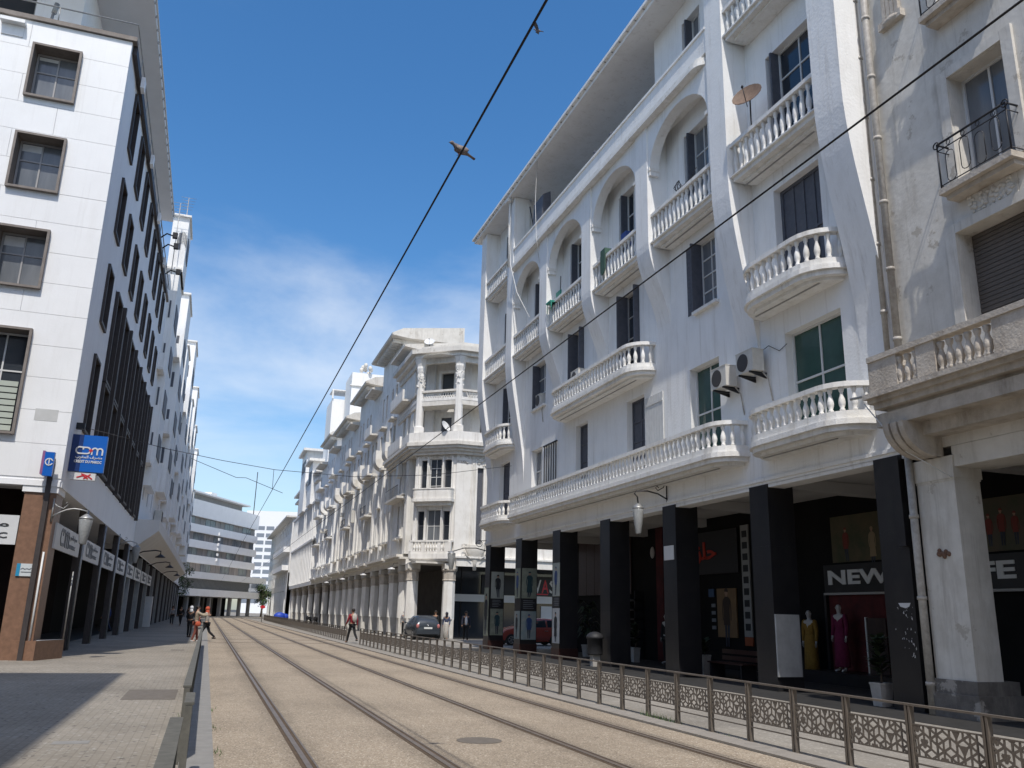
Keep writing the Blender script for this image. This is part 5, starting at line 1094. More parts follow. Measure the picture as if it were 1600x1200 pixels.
def poster(label,fr,u0,u1,v0,v1,bg,fg,dress=False,sc=.86):
    t=thing('poster',label,'poster',tuple(fr.pt((u0+u1)/2,v0,.0)),'fashion posters on the black pillars')
    MB().fbox(fr,u0,u1,v0,v1,.002,.014).build('board',PB[bg],t); fig(t,fr,(u0+u1)/2+.02,v0+.05,(v1-v0)*sc,PF[fg],d=.015,dress=dress)
    return t
def caption(label,fr,u0,u1,v0,v1):
    t=thing('caption_panel',label,'sign panel',tuple(fr.pt((u0+u1)/2,v0,.0)),'caption panels between the posters')
    MB().fbox(fr,u0,u1,v0,v1,.002,.012).build('board',BLACK,t); q=MB(); rz=random.Random(int(v0*10+u0*7))
    for k in range(5): q.fbox(fr,u0+.08,u1-.06-rz.random()*.2,v0+.05+k*(v1-v0)/5.3,v0+.075+k*(v1-v0)/5.3,.013,.016)
    q.build('text_lines',LETG,t)
Fa=Frame((0,40.81,0),(1,0,0),(0,-1,0)); Fb=Frame((0,36.26,0),(1,0,0),(0,-1,0)); Fst=fdir(12.985)
poster('pale poster of a walking figure in black, upper one on the farthest black pillar',Fa,13.07,13.72,2.38,3.66,0,0); poster('green poster of a figure with spread elbows, lower one on the farthest black pillar',Fa,13.07,13.72,.66,1.9,1,1); caption('black caption panel on the near side of the farthest black pillar',Fa,13.07,13.72,1.95,2.33)
poster('garden poster of a figure in a dark coat, upper on its pillar',Fb,13.03,13.72,2.34,3.64,1,1,True); poster('seaside poster of a figure in blue, lower one on the second farthest pillar',Fb,13.03,13.72,.6,1.8,2,2); caption('black caption panel on the near side of the second farthest pillar',Fb,13.03,13.72,1.86,2.28)
poster('narrow pale poster of a figure in jeans on the third farthest black pillar',Fst,31.72,32.45,2.37,3.66,0,2); poster('narrow white poster of a figure in a long black dress',Fst,31.72,32.45,.6,1.92,3,0,True); caption('black caption panel facing the tracks on the third farthest pillar',Fst,31.72,32.45,1.97,2.32)
poster('narrow green poster facing the tracks, upper one on the second farthest pillar',Fst,36.3,37.0,2.34,3.64,1,2); poster('narrow sea poster facing the tracks, lower one on the second farthest pillar',Fst,36.3,37.0,.62,1.8,2,0); 
poster('narrow poster with trees facing the tracks, lower one on the farthest black pillar',Fst,40.85,41.55,.62,2.9,1,0)
t=thing('notice',"blank white notice stuck on the black pillar behind the lamp",'notice',(12.98,23.1,3.3)); MB().fbox(Fst,22.78,23.36,3.32,3.74,.002,.02).build('sheet',SIGNW,t)
# torn paper on the nearest pillar
q=MB(); rq=random.Random(5)
q.fprism(Fst,[(13.66,2.02),(13.98,2.02),(13.93,1.95),(13.8,1.92),(13.7,1.95)],.002,.006)
for k in range(34):
    u=13.6+abs(rq.gauss(0,.16)); v=rq.uniform(1.0,1.95); s=rq.uniform(.008,.03); q.fprism(Fst,[(u,v),(u+s,v+s*rq.uniform(-1,2)),(u+s*.3,v+s*2)],.002,.005)
q.solo('torn_paper',LETW,'torn white scraps of paper left on the nearest black pillar','paper scraps',tuple(Fst.pt(13.8,1.5,0)),kind='stuff')
# the clothes shop with the NEW sign
t=thing('shop_sign','black fascia with white letters reading NEW over the display window','sign',(16.95,19.6,2.45)); MB().fbox(FSH,17.2,21.0,2.45,3.22,.0,.1).build('fascia',BLACK,t); MB().fbox(FSH,17.2,21.0,2.38,2.44,.0,.14).build('ledge',FRG,t)
text('NEW',LETW,FSH.pt(20.8,2.66,.102),DU,UP,t,width=2.45,height=.40,depth=.02,bold=.035)
t=thing('shop_sign','black fascia with white letters reading FE behind the white column','sign',(16.95,15.2,2.45)); MB().fbox(FSH,9,16.2,2.45,3.22,.0,.1).build('fascia',BLACK,t); MB().fbox(FSH,9,16.2,2.38,2.44,.0,.14).build('ledge',FRG,t)
text('FE',LETW,FSH.pt(15.55,2.66,.102),DU,UP,t,width=.98,height=.40,depth=.02,bold=.035)
PK=[M('poster_meadow',(.10,.075,.04),(.05,.055,.025),2.2,.6),M('poster_field',(.055,.06,.03),(.09,.06,.04),2,.6)]
t=thing('shop_poster','dim picture of two children in a meadow above the NEW fascia','poster',(16.97,19.5,3.3)); MB().fbox(FSH,18.0,20.65,3.28,4.58,.002,.03).build('board',PK[0],t); fig(t,FSH,20.05,3.3,.95,M('print_red',(.16,.03,.02)),d=.031); fig(t,FSH,19.0,3.2,1.0,M('print_cream',(.26,.19,.11)),d=.031,dress=True); fig(t,FSH,18.55,3.2,.85,bpy.data.materials['print_cream'],d=.036)
t=thing('shop_poster','dim picture of a group in red on grass above the FE fascia','poster',(16.97,13,3.3)); MB().fbox(FSH,9,16.1,3.28,4.5,.002,.03).build('board',PK[1],t)
for k,u in enumerate((15.2,14.85,14.5,14.1,13.6)): fig(t,FSH,u,3.4,.75+.1*(k%2),bpy.data.materials['print_red'],d=.031+.005*(k%2),nm='figure')
q=thing('display_window','dim red lined shop display window behind the mannequins','shop window',(17,19.5,.2)); MB().fbox(FSH,17.3,20.95,.34,2.38,.002,.02).build('backdrop',REDD,q); MB().fbox(FSH,16.9,21.2,0,.33,.0,.85).build('plinth',BLACKC,q); MB().fbox(FSH,20.95,21.05,.26,2.44,.0,.12).build('jamb',BLACKC,q)
MB().fbox(FSH,18.5,19.2,.34,1.76,.25,.28).build('panel',M('brown_panel',(.05,.03,.025),(.03,.02,.018),5),q); MB().fbox(FSH,19.2,19.24,.34,1.78,.24,.3).build('white_edge',LETW,q)
person('shop mannequin in a long mustard dress beside the white pillar board',(16.6,21.42,.12),100,1.86,(0,0),((2,8),(-2,8)),CMUS,CMUS,skirt=CMUS,mannequin=True,name='mannequin',cat='mannequin')
person('shop mannequin in a magenta dress inside the red display window',(16.5,20.0,.335),95,1.80,(0,0),((0,12),(0,12)),CMAG,CMAG,skirt=CMAG,mannequin=True,name='mannequin',cat='mannequin')
person('shop mannequin in a dark coat beside the red drape',(16.3,29.3,.012),100,1.8,(0,0),((0,10),(0,10)),CLB,CLB,mannequin=True,name='mannequin',cat='mannequin'); person('shop mannequin in dark clothes and white shoes left of the red drape',(16.2,28.6,.012),100,1.75,(0,0),((4,12),(0,12)),CBRN,CLB,mannequin=True,name='mannequin',cat='mannequin')
t=thing('white_board','large scuffed white board fixed low on the fourth black pillar','board',(13.3,18.06,.34)); F4=Frame((0,18.06,0),(1,0,0),(0,-1,0)); MB().fbox(F4,12.99,13.67,.34,1.78,.002,.05).build('panel',M('scuffed_white',(.42,.42,.41),(.33,.33,.32),3,.6,stain=(.18,.17,.15),stain_amt=.6),t)
MB().box(16.15,16.98,21.25,23.6,.0,.115).solo('shop_step',BLACKC,'low black step below the mustard dressed mannequin','step',(16.5,22.4,0))
t=thing('shop_sign','vertical white strip of small pictures beside the fourth pillar','sign',(16.97,25,.8)); MB().fbox(FSH,24.75,25.2,1.1,4.75,.002,.05).build('board',M('strip_white',(.26,.26,.25),rough=.5),t); MB().fbox(FSH,24.75,25.2,.82,1.09,.002,.05).build('orange_end',M('strip_orange',(.25,.06,.02),rough=.5),t); q=MB()
for k in range(9): q.fbox(FSH,24.83,25.12,1.3+k*.38,1.52+k*.38,.051,.055)
q.build('pictures',PF[0],t)
t=thing('shop_sign','glossy red orange arabic letters on the dark fascia','sign',(16.97,27.4,3.5)); MB().fbox(FSH,25.4,30,3.2,4.7,.002,.06).build('fascia',BLACK,t)
text('\ufeaf\ufee0\ufea3',ORANGE,FSH.pt(28.1,3.52,.062),DU,UP,t,width=1.4,height=.82,depth=.03,bold=.02)
t=thing('shop_poster','tan advertising picture of a man in sunglasses beside the dark shop door','poster',(16.97,26.2,1.05)); MB().fbox(FSH,25.62,26.8,1.05,2.68,.002,.05).build('board',M('print_tan',(.20,.125,.06),(.15,.09,.045),2),t); fig(t,FSH,26.2,.75,1.95,M('print_brown',(.04,.025,.018)),d=.051)
for k in range(4): MB().fbox(FSH,26.95+k*.0,27.2,1.3+k*.25,1.42+k*.25,.01,.03).build('price_tag',LETG,t)
MB().fbox(FSH,27.0,27.35,2.4,2.68,.0,.04).solo('small_screen',M('blue_screen',(.05,.09,.16),rough=.2),'small pale blue screen above the dark shop door','screen',tuple(FSH.pt(27.1,2.4,0)))
MB().fbox(FSH,30.5,31.05,.02,5.15,.01,.12).solo('drape',REDD,'long dark red drape hanging beside the dark mannequins','drape',tuple(FSH.pt(30.8,.02,0)))
t=thing('wall_panel','maroon boarded panel high behind the third farthest pillar','panel',(16.97,38,2.6))
for k in range(6): MB().fbox(FSH,33.4+k*.93,34.3+k*.93,2.6,5.15,.002,.05).build('board',MAROON,t)
MB().fbox(FSH,35.2,36.0,2.0,2.75,.06,.1).solo('paper_notice',M('buff_paper',(.16,.14,.12)),'square buff notice on the maroon boards','notice',tuple(FSH.pt(35.6,2,0)))
q=MB(); q.ball(FSH.pt(31.4,4.2,.08),.06,.17,.24,10,6); o=q.solo('wall_mask',PLAST,'pale mask shaped ornament on the dark shop wall','mask',tuple(FSH.pt(31.4,4,0)))
# shelves in the gap behind the second pillar
t=thing('shop_shelves','dim grey slatted shelves behind the potted dracaena','shelves',(16.9,33,0))
for k in range(6): MB().fbox(FSH,32.3,35.2,.4+k*.38,.46+k*.38,.05,.5).build('shelf',BLACKC,t)
for u in (32.3,35.15): MB().fbox(FSH,u,u+.05,0,2.7,.05,.45).build('upright',BLACK,t)
# litter bin, bench, pots
t=thing('litter_bin','grey dome topped litter bin on a pale post outside the arcade','bin',(12.6,27.6,0)); MB().box(12.47,12.73,27.47,27.73,0,.42).build('post',POT,t); MB().lathe([(.25,.38),(.26,.42),(.26,.9),(.30,.91),(.30,.97),(.24,1.06),(.12,1.12),(.03,1.135)],(12.6,27.6,0),16).build('drum',M('bin_grey',(.022,.022,.024),rough=.6),t)
t=thing('bench','dark red wooden bench in the arcade shade','bench',(14.3,22,0))
for k in range(4): MB().box(14.0+k*.13,14.1+k*.13,21.0,22.8,.42,.46).build('slat',MAROON,t)
MB().box(14.51,14.55,21.0,22.8,.5,.62).box(14.51,14.55,21.0,22.8,.68,.8).build('backrest',MAROON,t)
for y in (21.1,22.65): MB().box(14.02,14.5,y,y+.06,0,.419).build('leg',IRON,t)
def potplant(label,x,y,h,n,seed,potm=POT,ph=.5,pw=.2,leaf=LEAFD,long=False):
    t=thing('potted_plant',label,'plant',(x,y,0)); q=random.Random(seed)
    MB().lathe([(pw*.8,0),(pw,ph),(pw*1.06,ph),(pw*1.06,ph+.04),(pw*.85,ph+.04),(pw*.8,ph-.05)],(x,y,0),4 if not long else 12,smooth=False,rot=.785).build('pot',potm,t)
    MB().tube([(x,y,ph-.05),(x+.04,y,h*.5),(x,y+.03,h*.8)],[.03,.022,.012],6).build('stem',BARK,t)
    b=MB()
    for i in range(n):
        z=ph+(h-ph)*q.uniform(.2,1); a=q.random()*6.28; L_=q.uniform(.18,.4)*(1.9 if long else 1); w=L_*(.1 if long else .2); dv=Vector((math.cos(a),math.sin(a),q.uniform(.1,.9))).normalized(); sd=Vector((-math.sin(a),math.cos(a),0)); p=Vector((x,y,z)); m=p+dv*L_*.55; e=p+dv*L_*.9+Vector((0,0,-L_*(.5 if long else .12)))
        b.add([p-sd*w*.2,p+sd*w*.2,m+sd*w,m-sd*w,e],[(0,1,2,3),(3,2,4)])
    b.build('leaves',leaf,t)
potplant('tall dracaena with drooping dark leaves behind the third pillar',15.3,34.2,2.2,70,1,long=True,ph=.45,pw=.28)
potplant('small potted shrub in a pale square pot by the dark mannequins',15.5,30.3,1.35,90,2,ph=.5)
potplant('low potted plant beside the dark red bench',14.4,23.6,.95,50,4,ph=.55)
potplant('slim potted bush in a square grey pot at the nearest black pillar',13.12,14.8,1.35,120,3,ph=.42,pw=.22)
# lamp on the black pillars
t=thing('wall_lamp','tapered glass street lamp hanging from a scrolled bracket on the black pillar with the notice','street lamp',(12.98,23.1,5.2))
w=Vector((12.96,23.1,5.15)); tip=Vector((11.98,23.1,5.05)); q=MB(); q.tube([w,w+Vector((-.3,0,.14)),w+Vector((-.65,0,.2)),tip+Vector((-.05,0,.28)),tip+Vector((-.12,0,.2)),tip+Vector((-.02,0,.1)),tip+Vector((0,0,-.1))],.022,6); q.tube([w+Vector((0,0,.62)),w+Vector((-.1,0,.35)),w+Vector((-.3,0,.24)),w+Vector((-.38,0,.32)),w+Vector((-.32,0,.38)),w+Vector((-.27,0,.32))],.016,5); q.tube([w+Vector((0.0,0,-.1)),w+Vector((0.0,0,.75))],.02,5); q.build('bracket_arm',IRON,t); lantern(t,(11.98,23.1,4.82),s=.85)
t=thing('wall_lamp','wrought iron scrolled lamp bracket on the far corner of the white building','street lamp',(12.98,41.4,4.9)); w=Vector((12.97,41.5,4.7)); q=MB(); q.tube([w,w+Vector((-.5,.1,.12)),w+Vector((-1.1,.2,.1)),w+Vector((-1.7,.3,-.1))],.026,6); q.tube([w+Vector((0,0,.5))]+[w+Vector((-.35+.16*math.cos(R(a)),.05,.35+.16*math.sin(R(a)))) for a in range(60,480,40)],.018,5); q.build('bracket_arm',IRON,t); lantern(t,(w.x-1.7,w.y+.3,w.z-.2))
# shop across the side street
FV=Frame((0,60.08,0),(1,0,0),(0,-1,0))
t=thing('shop_sign','black shop fascia with white and red letters VAS across the side street','sign',(21,60,2.6)); MB().fbox(FV,18.5,26.5,3.02,4.4,.01,.12).build('fascia',BLACK,t)
for ch,u,m in (('V',22.5,LETW),('A',23.1,RED),('S',23.72,LETW)): text(ch,m,FV.pt(u,3.22,.122),(1,0,0),UP,t,width=.56,height=.95,bold=.01)
MB().fbox(FV,22.5,23.6,3.1,3.18,.122,.13).build('red_swash',RED,t)
MB().fbox(FV,16.0,26.5,2.48,2.98,.005,.25).solo('shop_blind_box',M('white_lightbox',(.6,.6,.58)),'white band sign below the black VAS fascia','sign band',tuple(FV.pt(20,2.1,0)))
MB().fbox(FV,23.1,24.2,.0,2.3,.01,.05).solo('shop_door',M('arched_white',(.55,.56,.56)),'pale shop door behind the red car','door',tuple(FV.pt(21,0,0)))
for k,(y,z) in enumerate(((62,4.6),(74,4.6),(86,4.6),(98,4.6))):
    t=thing('pendant_lamp',['first round pendant lamp at the corner column of the cream arcade','second round pendant lamp along the cream arcade','third round pendant lamp along the cream arcade','fourth round pendant lamp along the cream arcade'][k],'lamp',(12.3,y,z),'pendant lamps along the cream arcade'); MB().tube([(12.9,y+.6,z+.5),(12.5,y+.3,z+.45),(12.3,y,z+.15)],.02,5).build('arm',IRON,t); MB().lathe([(.05,.14),(.3,.04),(.3,-.02),(.05,-.05)],(12.3,y,z),12).build('shade',SIGNW,t)
# ================================================================ THINGS ON THE WHITE BUILDING
def ac(label,u,v,d0=.12,w=.74,h=.56,dp=.34,fr=None,brack=True):
    fr=fr or FR; t=thing('air_conditioner',label,'air conditioner',tuple(fr.pt(u,v,d0)),'air conditioners on the right facade')
    q=MB(); q.fbox(fr,u,u+w,v,v+h,d0,d0+dp); q.fbox(fr,u-.01,u+w+.01,v+h,v+h+.02,d0-.01,d0+dp+.01); q.build('casing',ACW,t)
    c=fr.pt(u+w*.6,v+h*.5,d0+dp); n=fr.N; q=MB(); P=[(u+w*.6+.235*math.cos(R(a)),v+h*.5+.235*math.sin(R(a))) for a in range(0,360,18)]; q.fprism(fr,P,d0+dp+.001,d0+dp+.015); q.build('fan_grille',ACD,t)
    q=MB()
    for k in range(5): q.fprism(fr,[(u+w*.6+(.05+.045*k)*math.cos(R(a)),v+h*.5+(.05+.045*k)*math.sin(R(a))) for a in range(0,360,30)],d0+dp+.0155+.0,d0+dp+.016+.0005*(5-k))
    if brack:
        q=MB()
        for x in (u+.12,u+w-.16): q.fbox(fr,x,x+.04,v-.05,v-.002,.0,d0+dp+.02).uprism(fr,[(0,v-.16),(.03,v-.16),(d0+dp-.05,v-.06),(0,v-.06)],x+.005,x+.03)
        q.build('bracket',IRON,t)
    MB().tube([fr.pt(u+.1,v+.1,d0+.1),fr.pt(u,v-.2,.05),fr.pt(u-.1,v-.8,.03)],.018,5).build('hose',PIPE,t)
    return t
ac('lower air conditioner beside the green glazed balcony door, the farther of the pair',18.95,7.7,.15); ac('upper air conditioner nearer the rounded balcony, the nearer of the pair',17.7,7.8,.16)
ac('air conditioner standing behind the long middle balcony balustrade',29.0,10.3,.1,brack=False); ac('small air conditioner on the window sill between the fourth and fifth fins',33.9,10.56,-.22,.6,.5,brack=False)
def dish(label,c,r,aim,mat,pole=.4):
    t=thing('satellite_dish',label,'satellite dish',tuple(c)); c=Vector(c); aim=Vector(aim).normalized(); a=aim.orthogonal().normalized(); bb=aim.cross(a); q=MB(); n=18; P=[]; k=5
    for i in range(k+1):
        for j in range(n): P.append(c+(a*math.cos(2*math.pi*j/n)+bb*math.sin(2*math.pi*j/n))*(r*i/k+.001)+aim*(r*.28*(i/k)**2))
    F=[(i*n+j,i*n+(j+1)%n,(i+1)*n+(j+1)%n,(i+1)*n+j) for i in range(k) for j in range(n)]; q.smooth=True; q.add(P,F); q.add([p-aim*.012 for p in P],[f[::-1] for f in F]); q.build('reflector',mat,t)
    f=c+aim*r*.95-Vector((0,0,r*.1)); MB().tube([c-Vector((0,0,r*.9))+aim*r*.25,f],.012,5).ball(f,.04,.04,.05,6,4).build('feed_arm',IRON,t)
    MB().tube([c-aim*.02,c-aim*.1,c-aim*.1-Vector((0,0,pole))],.022,6).build('mast',IRON,t); return t
dish('rusty brown satellite dish on the near upper balcony',(12.35,17.05,15.25),.42,(-.86,-.5,.5),RUST,.8)
dish('white satellite dish on the chamfered loggia of the cream building',(14.55,57.2,14.35),.42,(.55,-.7,.45),DISHW,.5)
dish('small white dish on the roof of the cream corner building',(13.9,60.5,21.5),.4,(-.3,-.7,.6),DISHW,.7)
t=thing('covered_screen','dark cloth covered panel standing on the gallery parapet','panel',tuple(FR.pt(33,18.8,.6))); MB().uprism(FR,[(.3,18.82),(.75,18.82),(.7,19.9),(.35,20.1)],32.4,33.6).build('cover',SHUT,t); MB().tube([FR.pt(33.6,18.8,.7),FR.pt(34.0,20.0,.75)],.03,5).build('prop',IRON,t)
t=thing('plastic_chair','green plastic chair hung on the balustrade of the third arch','chair',tuple(FR.pt(31.3,13.5,.5)))
GRN=M('green_plastic',(.03,.26,.19),rough=.5); MB().fbox(FR,31.0,31.5,14.25,14.32,.35,.85).build('seat',GRN,t); MB().fbox(FR,31.0,31.5,14.35,14.85,.35,.4).build('backrest',GRN,t)
for u in (31.02,31.46):
    for dd in (.38,.8): MB().tube([FR.pt(u,14.25,dd),FR.pt(u,13.85,dd)],.02,5).build('leg',GRN,t)
t=thing('broom','thin dark broom handle standing behind the green chair','broom',tuple(FR.pt(31.4,14.3,.3))); MB().tube([FR.pt(31.3,13.6,.3),FR.pt(31.35,15.6,.25)],.018,5).build('handle',IRON,t)
q=MB(); q.fprism(FR,[(26.0,14.4),(26.4,14.4),(26.38,13.75),(26.3,13.62),(26.1,13.68),(26.03,13.8)],.67,.71); q.fprism(FR,[(26.0,14.401),(26.4,14.401),(26.4,14.6),(26.03,14.62)],.4,.7); q.solo('hanging_cloth',cloth('green',(.06,.12,.09)),'dark green patterned cloth draped over the second arch balustrade','cloth',tuple(FR.pt(26.2,13.5,.7)))
MB().fbox(FR,24.9,25.3,14.36,14.85,.12,.4).solo('blue_box',CBLU,'blue plastic box on the second arch balcony','box',tuple(FR.pt(25.1,14.36,.3)))
t=thing('plant_stand','ornate iron plant stand on the first arch balustrade','plant stand',tuple(FR.pt(20.9,14.36,.5))); q=MB()
for a in range(0,360,45): q.tube([FR.pt(21.1,14.4,.5),FR.pt(21.1+.16*math.cos(R(a)),14.62,.5+.12*math.sin(R(a))),FR.pt(21.1+.08*math.cos(R(a+30)),14.82,.5)],.013,4)
q.tube([FR.pt(20.95,14.5,.55),FR.pt(20.6,14.42,.6),FR.pt(20.2,14.5,.55),FR.pt(20.0,14.75,.5)],.016,4); q.build('scrolls',IRON,t)
pipe('cable','thin dark cable looping from the air conditioners to the green glazed window',[FR.pt(18.2,8.3,.1),FR.pt(17.6,8.45,.06),FR.pt(17.2,8.2,.04),FR.pt(16.9,8.3,.03)],.01,IRON,'cable')
for k,(y,z) in enumerate(((25.5,18.83),(26.9,18.83))): 
    q=MB(); q.ball(FR.pt(y,z+.12,.66),.07,.13,.09,8,5).ball(FR.pt(y+.11,z+.2,.66),.045,.05,.045,6,4).tube([FR.pt(y-.1,z+.1,.66),FR.pt(y-.26,z+.04,.66)],[.045,.015],5); q.solo('perched_pigeon',SHUT,['grey pigeon perched on the parapet over the second arch','grey pigeon perched farther along the parapet'][k],'bird',tuple(FR.pt(y,z,.66)))
# ================================================================ OVERHEAD WIRES AND BIRDS
pipe('contact_wire','thick black tram wire over the left track carrying the pigeon',[(1.95,-12,6.13),(1.95,30,6.12),(1.93,60,6.13),(1.95,110,6.12),(1.95,168,6.13)],.0112,IRON,'wire')
pipe('contact_wire','thick black tram wire over the right track crossing in front of the white building',[(5.27,-12,6.13),(5.27,30,6.12),(5.25,60,6.13),(5.27,110,6.12),(5.27,168,6.13)],.0108,IRON,'wire')
pipe('span_wire','thin wire strung across the street from the bank corner to the white building',[(-4.55,30.2,7.21),(-1.9,32.2,7.02),(0,33.6,6.98),(2,34.9,6.98),(5.3,36,7.1),(9,37,7.6),(12.98,37.9,8.46)],.011,IRON,'wire')
pipe('span_wire','short slack pull off wire above the left track',[(-1.2,36,7.35),(.6,37,6.86),(1.0,37.3,6.92),(2.6,38.2,6.5)],.011,IRON,'wire')
MB().tube([(1.95,34.8,6.98),(1.97,34.9,6.16)],.01,5).solo('wire_dropper',IRON,'short vertical dropper joining the span wire and the tram wire','wire',(1.95,34.8,6.2))
MB().box(-4.6,-4.35,30.1,30.3,7.1,7.3).solo('wire_anchor',IRON,'small iron anchor bracket holding the span wire on the bank wall','anchor',(-4.5,30.2,7.1))
pipe('mast','thin aerial mast on the roof of the grey office block',[(7.6,196,21),(7.6,196,31)],.09,IRON,'mast')
# pigeon: one continuous body lofted along its spine
def bird(label,c,scale,heading,name='pigeon',wings=False):
    t=lthing(name,label,'bird',c,None,R(heading)); b=MB(); b.smooth=True; n=12
    S_=[((0,.155,.062),.004,.004),((0,.150,.064),.011,.011),((0,.128,.07),.024,.026),((0,.105,.066),.027,.028),((0,.085,.045),.027,.03),((0,.055,.02),.044,.05),((0,.01,.0),.056,.062),((0,-.04,-.012),.054,.055),((0,-.09,-.025),.04,.036),((0,-.13,-.04),.027,.018),((0,-.18,-.06),.026,.008),((0,-.24,-.085),.03,.005)]
    P=[]
    for (x,y,z),rx,rz in S_: P+=[(x+rx*math.cos(2*math.pi*k/n)*scale,y*scale,z*scale+rz*math.sin(2*math.pi*k/n)*scale) for k in range(n)]
    P=[(p[0]*(scale if 0 else 1),p[1],p[2]) for p in P]
    b.add(P,[(i*n+k,i*n+(k+1)%n,(i+1)*n+(k+1)%n,(i+1)*n+k) for i in range(len(S_)-1) for k in range(n)]+[tuple(range(n)),tuple(len(P)-1-k for k in range(n))])
    b.build('body',M('pigeon_grey',(.20,.17,.17),(.12,.105,.11),30,.7) if 'pigeon_grey' not in bpy.data.materials else bpy.data.materials['pigeon_grey'],t)
    for s in (-1,1):
        if wings: MB().add([(s*.04*scale,.05*scale,.03*scale),(s*.2*scale,.12*scale,.1*scale),(s*.42*scale,.02*scale,.14*scale),(s*.2*scale,-.04*scale,.09*scale),(s*.04*scale,-.06*scale,.02*scale)],[(0,1,2,3,4)]).add([(s*.04*scale,.05*scale,.02*scale),(s*.2*scale,.12*scale,.09*scale),(s*.42*scale,.02*scale,.138*scale),(s*.2*scale,-.04*scale,.08*scale),(s*.04*scale,-.06*scale,.01*scale)],[(4,3,2,1,0)]).build('wing',SHUT,t)
        else:
            MB().ball((s*.042*scale,-.03*scale,.0),.018*scale,.1*scale,.042*scale,10,6).build('wing',M('pigeon_wing',(.27,.23,.215),(.20,.17,.16),40,.7) if 'pigeon_wing' not in bpy.data.materials else bpy.data.materials['pigeon_wing'],t)
            MB().tube([(s*.02*scale,.0,-.05*scale),(s*.02*scale,.01*scale,-.085*scale),(s*.02*scale,.03*scale,-.088*scale)],.004*scale,4).build('leg',M('pigeon_leg',(.3,.09,.07)) if 'pigeon_leg' not in bpy.data.materials else bpy.data.materials['pigeon_leg'],t)
    MB().tube([(0,.152*scale,.064*scale),(0,.172*scale,.058*scale)],[.006*scale,.001],5).build('beak',IRON,t)
    return t
bird('brown grey pigeon perched on the thick tram wire against the sky',(1.955,7.6,6.215),.74,100)
bird('dark bird flying high beside the wire near the white eave',(7.33,20,18.11),.75,60,'flying_bird',True)
